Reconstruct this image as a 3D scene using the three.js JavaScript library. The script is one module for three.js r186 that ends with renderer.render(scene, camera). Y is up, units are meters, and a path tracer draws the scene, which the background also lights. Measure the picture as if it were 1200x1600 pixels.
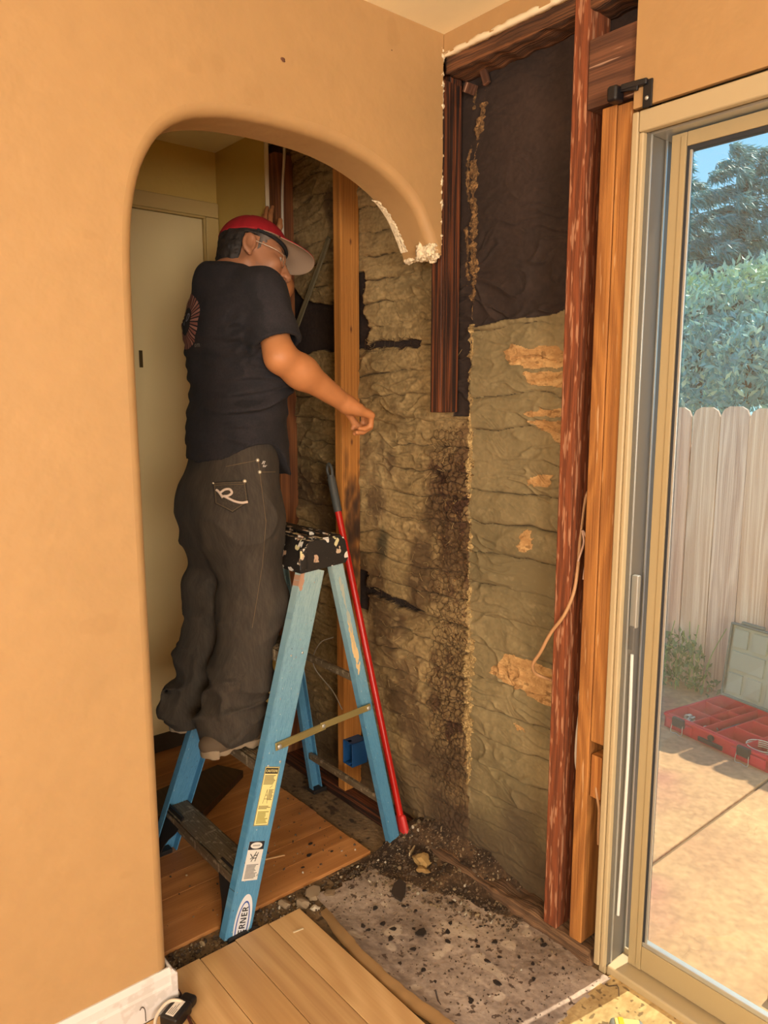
import * as THREE from 'three';
import { RoundedBoxGeometry } from 'three/addons/geometries/RoundedBoxGeometry.js';
import { mergeGeometries, mergeVertices, toCreasedNormals } from 'three/addons/utils/BufferGeometryUtils.js';
import { RectAreaLightUniformsLib } from 'three/addons/lights/RectAreaLightUniformsLib.js';

// ---------- camera, sky, sun, fill lamps at added windows behind the camera, exposure ----------
const scene = new THREE.Scene();
const camera = new THREE.PerspectiveCamera(68.27, 0.75, 0.05, 200);
camera.position.set(0, 1.48, 0);
camera.rotation.order = 'YXZ';
camera.rotation.set(-8.63 * Math.PI / 180, -40 * Math.PI / 180, 0);
scene.add(camera);
const renderer = new THREE.WebGLRenderer({ antialias: true });
renderer.toneMapping = THREE.LinearToneMapping;
renderer.toneMappingExposure = 1.22;
renderer.shadowMap.enabled = true;
RectAreaLightUniformsLib.init();
const PI = Math.PI, rad = (d) => d * PI / 180;
{
  const W = 512, H = 256, d = new Float32Array(W * H * 4);
  for (let j = 0; j < H; j++) {
    const e = ((j + 0.5) / H - 0.5) * PI, s = Math.pow(1 - Math.max(0, Math.sin(e)), 3.2);
    for (let i = 0; i < W; i++) d.set([0.16 + 0.42 * s, 0.50 + 0.48 * s, 0.98 + 0.10 * s, 1], (j * W + i) * 4);
  }
  const sky = new THREE.DataTexture(d, W, H, THREE.RGBAFormat, THREE.FloatType);
  sky.mapping = THREE.EquirectangularReflectionMapping;
  sky.magFilter = THREE.LinearFilter; sky.needsUpdate = true;
  scene.background = sky;
  scene.backgroundIntensity = 1.0;
}
const sunEl = rad(60), sunAz = rad(9);
const sun = new THREE.DirectionalLight(new THREE.Color(1, 0.88, 0.68), 4.9);
sun.name = 'sun';
sun.position.set(10 * Math.cos(sunEl) * Math.cos(sunAz) + 1.6, 10 * Math.sin(sunEl), 10 * Math.cos(sunEl) * Math.sin(sunAz) - 0.6);
sun.target.position.set(1.6, 0, -0.6);
sun.castShadow = true; sun.shadow.mapSize.set(2048, 2048);
Object.assign(sun.shadow.camera, { left: -6, right: 6, top: 6, bottom: -6, near: 1, far: 30 });
scene.add(sun, sun.target);
function fillLight(name, w, h, pos, look, L, color) {
  const a = new THREE.RectAreaLight(new THREE.Color(...color), L, w, h);
  a.name = name; a.position.set(...pos); a.lookAt(...look); scene.add(a);
}
fillLight('window_1_daylight', 1.7, 1.3, [-2.13, 1.5, 0.35], [0, 1.5, 0.35], 6.5, [1, 0.92, 0.80]);  // area lamps added out of view to fill the room, one per added window
fillLight('window_2_daylight', 1.5, 1.2, [-1.0, 1.5, 2.93], [-1.0, 1.5, 0], 19.5, [1, 0.92, 0.80]);

// ---------- helpers ----------
const taken = {};
function numbered(n) { const k = taken[n] = (taken[n] ?? -1) + 1; return k ? n + '_' + String(k).padStart(3, '0') : n; }
function rng(s) { return () => { s = (s + 0x6d2b79f5) | 0; let t = Math.imul(s ^ (s >>> 15), 1 | s); t = (t + Math.imul(t ^ (t >>> 7), 61 | t)) ^ t; return ((t ^ (t >>> 14)) >>> 0) / 4294967296; }; }
const R0 = rng(7);
const rnd = (a = 1, b) => b === undefined ? a * R0() : a + (b - a) * R0();
const clamp = (x, a = 0, b = 1) => x < a ? a : x > b ? b : x;
const lerp = (a, b, t) => a + (b - a) * t;
const sstep = (a, b, x) => { const t = clamp((x - a) / (b - a)); return t * t * (3 - 2 * t); };
function hash(i, j, k) { let h = Math.imul(i, 374761393) + Math.imul(j, 668265263) + Math.imul(k, 2147483647 ^ 0x5bd1e995) | 0; h = Math.imul(h ^ (h >>> 13), 1274126177); h ^= h >>> 16; h = Math.imul(h, 0x85ebca6b); return ((h ^ (h >>> 13)) >>> 0) / 2147483648 - 1; }
function vn(x, y, z = 0) {
  const i = Math.floor(x), j = Math.floor(y), k = Math.floor(z);
  let u = x - i, v = y - j, w = z - k; u = u * u * (3 - 2 * u); v = v * v * (3 - 2 * v); w = w * w * (3 - 2 * w);
  const a = lerp(lerp(hash(i, j, k), hash(i + 1, j, k), u), lerp(hash(i, j + 1, k), hash(i + 1, j + 1, k), u), v);
  if (w === 0) return a;
  return lerp(a, lerp(lerp(hash(i, j, k + 1), hash(i + 1, j, k + 1), u), lerp(hash(i, j + 1, k + 1), hash(i + 1, j + 1, k + 1), u), v), w);
}
function fbm(x, y, z = 0, o = 4) { let s = 0, a = 0.5; for (let i = 0; i < o; i++) { s += a * vn(x, y, z); x *= 2.03; y *= 2.03; z *= 2.03; a *= 0.5; } return s; }
// periodic noise for textures that repeat
function pn(x, y, px, py, s = 0) {
  const i = Math.floor(x), j = Math.floor(y), m = (a, b) => ((a % b) + b) % b; let u = x - i, v = y - j; u = u * u * (3 - 2 * u); v = v * v * (3 - 2 * v);
  const a = m(i, px), b = m(i + 1, px), c = m(j, py), d = m(j + 1, py);
  return lerp(lerp(hash(a, c, s), hash(b, c, s), u), lerp(hash(a, d, s), hash(b, d, s), u), v);
}
function pf(u, v, fx, fy, s = 0, o = 4) { let t = 0, a = 0.5; for (let i = 0; i < o; i++) { t += a * pn(u * fx, v * fy, fx, fy, s + i * 17); fx *= 2; fy *= 2; a *= 0.5; } return t; }
function tex(w, h, fn, rx = 1, ry = 1, srgb = true) {
  const d = new Uint8Array(w * h * 4);
  for (let j = 0; j < h; j++) for (let i = 0; i < w; i++) { const c = fn((i + 0.5) / w, (j + 0.5) / h), o = (j * w + i) * 4; if (typeof c === 'number') d[o] = d[o + 1] = d[o + 2] = clamp(c) * 255; else { d[o] = clamp(c[0], 0, 255); d[o + 1] = clamp(c[1], 0, 255); d[o + 2] = clamp(c[2], 0, 255); } d[o + 3] = c.length > 3 ? c[3] : 255; }
  const t = new THREE.DataTexture(d, w, h, THREE.RGBAFormat);
  t.wrapS = t.wrapT = THREE.RepeatWrapping; t.magFilter = THREE.LinearFilter; t.minFilter = THREE.LinearMipmapLinearFilter; t.generateMipmaps = true;
  if (srgb) t.colorSpace = THREE.SRGBColorSpace; t.repeat.set(1 / rx, 1 / ry); t.needsUpdate = true; return t;
}
const bump = (w, h, fn, rx, ry) => tex(w, h, fn, rx, ry, false);
function canvasTex(w, h, draw) {
  const c = document.createElement('canvas'); c.width = w; c.height = h; draw(c.getContext('2d'), w, h);
  const t = new THREE.CanvasTexture(c); t.colorSpace = THREE.SRGBColorSpace; t.magFilter = THREE.LinearFilter; return t;
}
const mix3 = (a, b, t) => [lerp(a[0], b[0], t), lerp(a[1], b[1], t), lerp(a[2], b[2], t)];
const std = (o) => new THREE.MeshStandardMaterial({ roughness: 0.8, ...o });
const flat = (hex, rough = 0.7, o = {}) => std({ color: new THREE.Color(hex), roughness: rough, ...o });
function mesh(name, geo, mat, parent = scene) {
  const m = new THREE.Mesh(geo, mat); m.name = parent === scene ? numbered(name) : name; m.castShadow = m.receiveShadow = true; parent.add(m); return m;
}
function tag(o, label, category, group) { o.userData.label = label; o.userData.category = category; if (group) o.userData.group = group; return o; }
function thing(name, label, category, [x, y, z] = [0, 0, 0], turn = 0, group) {
  const o = new THREE.Group(); o.name = numbered(name); scene.add(o); o.position.set(x, y, z); o.rotation.y = turn; return tag(o, label, category, group);
}
function struct(name, geo, mat, parent = scene) { const m = mesh(name, geo, mat, parent); if (parent === scene) m.userData.kind = 'structure'; return m; }
const stuff = (o) => { o.userData.kind = 'stuff'; return o; };
function prep(g) { let n = g.index ? g.toNonIndexed() : g; for (const k of Object.keys(n.attributes)) if (!['position', 'normal', 'uv'].includes(k)) n.deleteAttribute(k); if (!n.attributes.uv) n.setAttribute('uv', new THREE.BufferAttribute(new Float32Array(n.attributes.position.count * 2), 2)); if (!n.attributes.normal) n.computeVertexNormals(); return n; }
const merge = (gs) => gs.length === 1 ? prep(gs[0]) : mergeGeometries(gs.map(prep));
// uv in metres from the face's direction; 'along' is the grain's axis and becomes v
function uvBox(g0, along = 'y', ou = 0, ov = 0) {
  const g = g0.index ? g0.toNonIndexed() : g0, p = g.attributes.position, n = p.count, uv = new Float32Array(n * 2), a = new THREE.Vector3(), b = new THREE.Vector3(), c = new THREE.Vector3();
  for (let i = 0; i < n; i += 3) {
    a.fromBufferAttribute(p, i); b.fromBufferAttribute(p, i + 1).sub(a); c.fromBufferAttribute(p, i + 2).sub(a); b.cross(c);
    const q = [Math.abs(b.x), Math.abs(b.y), Math.abs(b.z)], m = q.indexOf(Math.max(...q)), axes = ['x', 'y', 'z'].filter((_, k) => k !== m);
    let V = axes.includes(along) ? along : axes[1]; const U = axes.find((k) => k !== V);
    for (let k = i; k < i + 3; k++) { a.fromBufferAttribute(p, k); uv[k * 2] = a[U] + ou + m * 0.37; uv[k * 2 + 1] = a[V] + ov; }
  }
  g.setAttribute('uv', new THREE.BufferAttribute(uv, 2)); return g;
}
// bevelled box from its corners
function cells(x, y, s) { // distance to the nearest and second nearest of one point per cell
  x /= s; y /= s; const i = Math.floor(x), j = Math.floor(y); let a = 9, b = 9;
  for (let v = j - 1; v <= j + 1; v++) for (let u = i - 1; u <= i + 1; u++) { const d = Math.hypot(u + 0.5 + 0.42 * hash(u, v, 5) - x, v + 0.5 + 0.42 * hash(u, v, 6) - y); if (d < a) { b = a; a = d; } else if (d < b) b = d; }
  return [a, b];
}
function box(x0, x1, y0, y1, z0, z1, r = 0.002) {
  const w = Math.abs(x1 - x0), h = Math.abs(y1 - y0), d = Math.abs(z1 - z0); r = Math.min(r, w / 2.1, h / 2.1, d / 2.1);
  const g = r > 0 ? new RoundedBoxGeometry(w, h, d, 1, r) : new THREE.BoxGeometry(w, h, d);
  g.translate((x0 + x1) / 2, (y0 + y1) / 2, (z0 + z1) / 2); return g.index ? g.toNonIndexed() : g;
}
const bxu = (x0, x1, y0, y1, z0, z1, r, along = 'y') => uvBox(box(x0, x1, y0, y1, z0, z1, r), along, rnd(3), rnd(3));
function tube(pts, r, seg = 8, n = 0, closed = false) { const c = new THREE.CatmullRomCurve3(pts.map((p) => new THREE.Vector3(...p)), closed, 'centripetal'); return new THREE.TubeGeometry(c, n || pts.length * 6, r, seg, closed); }
// box between two points: width w along 'side', thickness t across
function bar(p0, p1, w, t, side, r = 0.002) {
  const a = new THREE.Vector3(...p0), b = new THREE.Vector3(...p1), y = b.clone().sub(a), L = y.length(); y.normalize();
  const x = new THREE.Vector3(...side).addScaledVector(y, -new THREE.Vector3(...side).dot(y)).normalize(), z = x.clone().cross(y);
  const g = uvBox(box(-w / 2, w / 2, 0, L, -t / 2, t / 2, r), 'y', rnd(2), rnd(2)); return g.applyMatrix4(new THREE.Matrix4().makeBasis(x, y, z).setPosition(a));
}
// roughens a geometry by noise along its normals
function rough(g, amp, f, seed = 0) {
  g = g.index ? g.toNonIndexed() : g; g.deleteAttribute('normal'); g.deleteAttribute('uv'); g = mergeVertices(g, 1e-5); g.computeVertexNormals(); const p = g.attributes.position, n = g.attributes.normal;
  for (let i = 0; i < p.count; i++) { const x = p.getX(i), y = p.getY(i), z = p.getZ(i), d = amp * fbm(x * f + seed, y * f, z * f, 3); p.setXYZ(i, x + n.getX(i) * d, y + n.getY(i) * d, z + n.getZ(i) * d); }
  g.computeVertexNormals(); return g;
}
function rock(r, seed, sx = 1, sy = 1, sz = 1, det = 1) {
  const g = new THREE.IcosahedronGeometry(r, det); g.deleteAttribute('uv'); const q = mergeVertices((g.deleteAttribute('normal'), g)), p = q.attributes.position;
  for (let i = 0; i < p.count; i++) { const k = 1 + 0.55 * vn(p.getX(i) / r * 1.3 + seed, p.getY(i) / r * 1.3, p.getZ(i) / r * 1.3 + seed * 3.1); p.setXYZ(i, p.getX(i) * k * sx, p.getY(i) * k * sy, p.getZ(i) * k * sz); }
  return toCreasedNormals(q, 0.5);
}
// prism of a polygon given in two axes: map(a, b, t) places it, t from 0 to 1 through the thickness
function prism(poly, place) {
  const pts = poly.map(([a, b]) => new THREE.Vector2(a, b)); if (THREE.ShapeUtils.isClockWise(pts)) pts.reverse();
  const f = THREE.ShapeUtils.triangulateShape(pts, []), pos = [];
  const put = (q, t) => pos.push(...place(q.x, q.y, t));
  for (const [a, b, c] of f) { put(pts[a], 1); put(pts[b], 1); put(pts[c], 1); put(pts[a], 0); put(pts[c], 0); put(pts[b], 0); }
  for (let i = 0; i < pts.length; i++) { const a = pts[i], b = pts[(i + 1) % pts.length]; put(a, 0); put(b, 0); put(b, 1); put(a, 0); put(b, 1); put(a, 1); }
  const g = new THREE.BufferGeometry(); g.setAttribute('position', new THREE.BufferAttribute(new Float32Array(pos), 3)); g.computeVertexNormals(); return g;
}

// ---------- signed distances and their meshing (surface nets in blocks) ----------
const smin = (a, b, k) => { const h = Math.max(k - Math.abs(a - b), 0) / k; return Math.min(a, b) - h * h * k * 0.25; };
const smax = (a, b, k) => -smin(-a, -b, k);
function cone(a, b, ra, rb) {
  const dx = b[0] - a[0], dy = b[1] - a[1], dz = b[2] - a[2], q = dx * dx + dy * dy + dz * dz;
  return (x, y, z) => { const px = x - a[0], py = y - a[1], pz = z - a[2], t = clamp((px * dx + py * dy + pz * dz) / q), ex = px - dx * t, ey = py - dy * t, ez = pz - dz * t; return Math.sqrt(ex * ex + ey * ey + ez * ez) - ra - (rb - ra) * t; };
}
function ell(c, r) { return (x, y, z) => { const a = (x - c[0]) / r[0], b = (y - c[1]) / r[1], d = (z - c[2]) / r[2], k = Math.sqrt(a * a + b * b + d * d), a2 = a / r[0], b2 = b / r[1], d2 = d / r[2], k1 = Math.sqrt(a2 * a2 + b2 * b2 + d2 * d2); return k1 < 1e-9 ? -Math.min(...r) : k * (k - 1) / k1; }; }
// stack of ellipses along y: rows [y, cx, cz, rx, rz]
function stack(rows) {
  return (x, y, z) => {
    const n = rows.length; let i = 0; const yc = clamp(y, rows[0][0], rows[n - 1][0]); while (i < n - 2 && yc > rows[i + 1][0]) i++;
    const A = rows[i], B = rows[i + 1], t0 = (yc - A[0]) / (B[0] - A[0]), t = t0 * t0 * (3 - 2 * t0) * 0.5 + t0 * 0.5, cx = lerp(A[1], B[1], t), cz = lerp(A[2], B[2], t), rx = lerp(A[3], B[3], t), rz = lerp(A[4], B[4], t);
    const a = (x - cx) / rx, b = (z - cz) / rz, k = Math.sqrt(a * a + b * b), k1 = Math.sqrt(a * a / rx / rx + b * b / rz / rz), d = k1 < 1e-9 ? -Math.min(rx, rz) : k * (k - 1) / k1, dy = Math.abs(y - yc);
    return dy > 0 ? (d > 0 ? Math.hypot(d, dy) : dy) : Math.max(d, Math.max(rows[0][0] - y, y - rows[n - 1][0]));
  };
}
function meshSDF(f, lo, hi, cell, color) {
  const N = [0, 1, 2].map((k) => Math.ceil((hi[k] - lo[k]) / cell)), B = 8, half = B * cell * 0.5, reach = half * 1.733 * 1.5 + cell, verts = new Map(), pos = [], quads = [], val = new Float64Array(9 * 9 * 9);
  const key = (i, j, k) => (k * (N[1] + 2) + j) * (N[0] + 2) + i;
  for (let bk = 0; bk < N[2]; bk += B) for (let bj = 0; bj < N[1]; bj += B) for (let bi = 0; bi < N[0]; bi += B) {
    const ox = lo[0] + bi * cell, oy = lo[1] + bj * cell, oz = lo[2] + bk * cell;
    if (Math.abs(f(ox + half, oy + half, oz + half)) > reach) continue;
    for (let k = 0, o = 0; k < 9; k++) for (let j = 0; j < 9; j++) for (let i = 0; i < 9; i++) val[o++] = f(ox + i * cell, oy + j * cell, oz + k * cell);
    for (let k = 0; k < B; k++) for (let j = 0; j < B; j++) for (let i = 0; i < B; i++) {
      const o = (k * 9 + j) * 9 + i, s = val[o] < 0, gi = bi + i, gj = bj + j, gk = bk + k; let n = 0, sx = 0, sy = 0, sz = 0;
      const edge = (a, b, ax, ay, az, bx, by, bz) => { const A = val[a], C = val[b]; if ((A < 0) !== (C < 0)) { const t = A / (A - C); sx += ax + (bx - ax) * t; sy += ay + (by - ay) * t; sz += az + (bz - az) * t; n++; } };
      const X = 1, Y = 9, Z = 81;
      edge(o, o + X, 0, 0, 0, 1, 0, 0); edge(o + Y, o + Y + X, 0, 1, 0, 1, 1, 0); edge(o + Z, o + Z + X, 0, 0, 1, 1, 0, 1); edge(o + Y + Z, o + Y + Z + X, 0, 1, 1, 1, 1, 1);
      edge(o, o + Y, 0, 0, 0, 0, 1, 0); edge(o + X, o + X + Y, 1, 0, 0, 1, 1, 0); edge(o + Z, o + Z + Y, 0, 0, 1, 0, 1, 1); edge(o + X + Z, o + X + Z + Y, 1, 0, 1, 1, 1, 1);
      edge(o, o + Z, 0, 0, 0, 0, 0, 1); edge(o + X, o + X + Z, 1, 0, 0, 1, 0, 1); edge(o + Y, o + Y + Z, 0, 1, 0, 0, 1, 1); edge(o + X + Y, o + X + Y + Z, 1, 1, 0, 1, 1, 1);
      if (!n) continue;
      verts.set(key(gi, gj, gk), pos.length / 3); pos.push(ox + (i + sx / n) * cell, oy + (j + sy / n) * cell, oz + (k + sz / n) * cell);
      if (s !== val[o + X] < 0) quads.push([gi, gj, gk, 0, s]);
      if (s !== val[o + Y] < 0) quads.push([gi, gj, gk, 1, s]);
      if (s !== val[o + Z] < 0) quads.push([gi, gj, gk, 2, s]);
    }
  }
  const idx = [];
  for (const [i, j, k, ax, s] of quads) {
    const q = ax === 0 ? [[i, j, k], [i, j - 1, k], [i, j - 1, k - 1], [i, j, k - 1]] : ax === 1 ? [[i, j, k], [i, j, k - 1], [i - 1, j, k - 1], [i - 1, j, k]] : [[i, j, k], [i - 1, j, k], [i - 1, j - 1, k], [i, j - 1, k]];
    const v = q.map((c) => verts.get(key(...c))); if (v.includes(undefined)) continue;
    if (s) idx.push(v[0], v[2], v[1], v[0], v[3], v[2]); else idx.push(v[0], v[1], v[2], v[0], v[2], v[3]);
  }
  // the sense of the faces is settled by the field's gradient at the first face
  if (idx.length) {
    let vote = 0; const P = (n) => new THREE.Vector3(pos[n * 3], pos[n * 3 + 1], pos[n * 3 + 2]);
    for (let t = 0; t < idx.length; t += 3 * Math.max(1, Math.floor(idx.length / 300))) { const a = P(idx[t]), b = P(idx[t + 1]), c = P(idx[t + 2]), n = b.clone().sub(a).cross(c.clone().sub(a)).normalize(), m = a.add(b).add(c).divideScalar(3); const e = cell * 0.5; vote += f(m.x + n.x * e, m.y + n.y * e, m.z + n.z * e) > f(m.x - n.x * e, m.y - n.y * e, m.z - n.z * e) ? 1 : -1; }
    if (vote < 0) for (let t = 0; t < idx.length; t += 3) { const h = idx[t + 1]; idx[t + 1] = idx[t + 2]; idx[t + 2] = h; }
  }
  const g = new THREE.BufferGeometry(); g.setAttribute('position', new THREE.BufferAttribute(new Float32Array(pos), 3)); g.setIndex(idx); g.computeVertexNormals();
  if (color) { const c = new Float32Array(pos.length); for (let i = 0; i < pos.length; i += 3) c.set(color(pos[i], pos[i + 1], pos[i + 2]), i); g.setAttribute('color', new THREE.BufferAttribute(c, 3)); }
  return g;
}
// point where a ray from p along d meets the surface of f
function cast(f, p, d, far = 1.3) { let t = 0; for (let i = 0; i < 90 && t < far; i++) { const v = f(p[0] + d[0] * t, p[1] + d[1] * t, p[2] + d[2] * t); if (v < 2e-4) break; t += v * 0.6; } return [p[0] + d[0] * t, p[1] + d[1] * t, p[2] + d[2] * t, t]; }
// sheet of thickness 'lift' that lies on the surface of f: a grid over o + a*U + b*V, thrown along d
function sheetOn(f, o, U, V, d, nu, nv, lift, keep = () => true) {
  const pos = [], uv = [], idx = [], ok = [];
  for (let j = 0; j <= nv; j++) for (let i = 0; i <= nu; i++) { const a = i / nu, b = j / nv, q = cast(f, [0, 1, 2].map((k) => o[k] + U[k] * a + V[k] * b), d); ok.push(q[3] < 1.25 && keep(a, b)); pos.push(q[0] - d[0] * lift, q[1] - d[1] * lift, q[2] - d[2] * lift); uv.push(a, b); }
  for (let j = 0; j < nv; j++) for (let i = 0; i < nu; i++) { const a = j * (nu + 1) + i, b = a + 1, c = a + nu + 1, e = c + 1; if (ok[a] && ok[b] && ok[c] && ok[e]) idx.push(a, b, e, a, e, c); }
  const g = new THREE.BufferGeometry(); g.setAttribute('position', new THREE.BufferAttribute(new Float32Array(pos), 3)); g.setAttribute('uv', new THREE.BufferAttribute(new Float32Array(uv), 2)); g.setIndex(idx); g.computeVertexNormals(); return g;
}
// ---------- surface textures ----------
function woodTex(dark, light, { w = 256, h = 512, rings = 7, fine = 0.5, seed = 0, rx = 0.2, ry = 0.9, spots = 0, spotC = [220, 200, 180] } = {}) {
  return tex(w, h, (u, v) => {
    const warp = pf(u, v, 3, 2, seed, 3), r = 0.5 + 0.5 * Math.sin((u * rings + warp * 1.5 + pf(u, v, 1, 2, seed + 5, 2) * 2) * 2 * PI);
    let c = mix3(dark, light, clamp(0.25 + 0.55 * Math.pow(r, 1.4) + fine * 0.55 * pn(u * 90, v * 6, 90, 6, seed) + 0.35 * pf(u, v, 4, 3, seed + 40)));
    if (spots) { const s = sstep(0.24, 0.42, pf(u, v, 30, 9, seed + 70, 3) + 0.25 * pf(u, v, 3, 3, seed + 80) - (1 - spots) * 0.25); c = mix3(c, spotC, s * 0.55); }
    return c;
  }, rx, ry);
}
const woodBump = bump(256, 512, (u, v) => 0.5 + 0.3 * pn(u * 90, v * 6, 90, 6) + 0.25 * pf(u, v, 20, 4, 3), 0.2, 0.9);
const M = {
  wall: std({ map: tex(512, 512, (u, v) => { const m = 1 + 0.03 * pf(u, v, 4, 4, 1) + 0.02 * pf(u, v, 40, 40, 2, 2), s = sstep(0.52, 0.62, pf(u, v, 14, 14, 9, 3)); return mix3([176 * m, 140 * m, 94 * m], [160, 124, 80], s * 0.25); }, 1.4, 1.4), bumpMap: bump(512, 512, (u, v) => 0.5 + 0.5 * pf(u, v, 24, 24, 4, 4), 0.8, 0.8), bumpScale: 0.0015, roughness: 0.55 }),
  hallWall: std({ map: tex(256, 256, (u, v) => { const m = 1 + 0.05 * pf(u, v, 4, 4, 6); return [216 * m, 186 * m, 104 * m]; }, 1.4, 1.4), bumpMap: bump(256, 256, (u, v) => 0.5 + 0.5 * pf(u, v, 24, 24, 14, 4), 0.6, 0.6), bumpScale: 0.002, roughness: 0.6 }),
  ceiling: std({ map: tex(256, 256, (u, v) => { const m = 1 + 0.02 * pf(u, v, 6, 6, 8); return [252 * m, 240 * m, 204 * m]; }, 1.2, 1.2), roughness: 0.8 }),
  white: flat('#d9d2c8', 0.5), plasterRaw: std({ color: new THREE.Color('#ead9b8'), roughness: 0.95, bumpMap: bump(256, 256, (u, v) => 0.5 + 0.6 * pf(u, v, 20, 20, 33), 0.12, 0.12), bumpScale: 0.004 }),
  pine: std({ map: woodTex([150, 92, 42], [206, 144, 74], { seed: 1 }), bumpMap: woodBump, bumpScale: 0.0012, roughness: 0.75 }),
  pine2: std({ map: woodTex([142, 90, 42], [184, 126, 64], { seed: 11, rings: 5, spots: 0.1, spotC: [225, 190, 150] }), bumpMap: woodBump, bumpScale: 0.001, roughness: 0.75 }),
  redStud: std({ map: woodTex([100, 52, 28], [142, 76, 42], { seed: 21, rings: 9, spots: 1.1, spotC: [214, 168, 136], ry: 0.5 }), bumpMap: woodBump, bumpScale: 0.0016, roughness: 0.8 }),
  darkStud: std({ map: woodTex([36, 18, 11], [112, 60, 30], { seed: 31, rings: 6, fine: 1.3 }), bumpMap: woodBump, bumpScale: 0.002, roughness: 0.7 }),
  brown: std({ map: woodTex([74, 46, 32], [122, 80, 56], { seed: 41, rings: 5, spots: 0.5, spotC: [225, 190, 165] }), bumpMap: woodBump, bumpScale: 0.002, roughness: 0.85 }),
  cream: std({ color: new THREE.Color('#b7a582'), roughness: 0.45, bumpMap: bump(128, 128, (u, v) => 0.5 + 0.4 * pf(u, v, 8, 2, 55), 0.2, 0.6), bumpScale: 0.0008 }),
  creamFrame: flat('#ab9974', 0.4), alu: flat('#b9bab6', 0.35, { metalness: 0.6 }), gasket: flat('#2b3038', 0.6), rubberWhite: flat('#d8dcd8', 0.5),
  plank: [0, 1, 2].map((k) => std({ map: woodTex([[184, 142, 92], [192, 150, 100], [178, 138, 92]][k], [[210, 170, 116], [216, 178, 126], [204, 166, 116]][k], { seed: 50 + k, rings: 3, fine: 0.25, rx: 0.3, ry: 1.4 }), roughness: 0.42 })),
  hallPlank: [0, 1, 2].map((k) => std({ map: woodTex([[158, 104, 56], [168, 112, 62], [152, 100, 56]][k], [[196, 138, 82], [204, 146, 90], [190, 134, 82]][k], { seed: 60 + k, rings: 3, fine: 0.3, rx: 0.3, ry: 1.4 }), roughness: 0.5 })),
};
M.subfloor = std({ map: tex(512, 512, (u, v) => { const n = pf(u, v, 6, 6, 71), g = pf(u, v, 60, 60, 72, 3), s = sstep(0.25, 0.5, pf(u, v, 28, 28, 73, 3)); return mix3(mix3([92, 76, 56], [132, 108, 78], clamp(0.5 + n + g * 0.5)), [44, 33, 24], s * 0.7); }, 0.7, 0.7), bumpMap: bump(256, 256, (u, v) => 0.5 + 0.5 * pf(u, v, 40, 40, 74), 0.35, 0.35), bumpScale: 0.003, roughness: 0.95 });
M.paper = std({ map: tex(1024, 1024, (u, v) => { const n = pf(u, v, 5, 5, 81), st = pn(u * 50, v * 8, 50, 8, 82), g = pf(u, v, 90, 90, 83, 3), s = sstep(0.36, 0.46, pf(u, v, 60, 60, 84, 3)), p = sstep(0.3, 0.42, pf(u, v, 16, 16, 85, 2)); return mix3(mix3(mix3([132, 116, 104], [182, 164, 148], clamp(0.5 + n * 0.8 + g * 0.5 + st * 0.25)), [204, 188, 168], p * 0.6), [64, 48, 38], s * 0.75); }, 0.8, 0.8), bumpMap: bump(512, 512, (u, v) => 0.5 + 0.5 * pf(u, v, 30, 30, 86), 0.4, 0.4), bumpScale: 0.002, roughness: 0.92 });
M.ply = std({ map: tex(512, 512, (u, v) => { const g = pf(u, v, 60, 30, 91, 3), s = sstep(0.3, 0.42, pf(u, v, 50, 50, 92, 2)); return mix3(mix3([176, 146, 96], [206, 178, 124], clamp(0.5 + g)), [90, 70, 46], s * 0.6); }, 0.6, 0.6), bumpMap: bump(256, 256, (u, v) => 0.5 + 0.5 * pf(u, v, 40, 40, 93), 0.3, 0.3), bumpScale: 0.0015, roughness: 0.85 });

// ---------- room shell ----------
const ZA = -1.59, ZAB = -1.72, XB = 1.545, CEIL = 2.45;
const floor = struct('floor', uvBox(box(-2.35, 1.75, -0.15, 0, -3.05, 3.15, 0), 'z'), M.subfloor);
struct('ceiling', uvBox(box(-2.35, 1.75, CEIL, CEIL + 0.12, -3.05, 3.15, 0), 'z'), M.ceiling);
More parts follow.
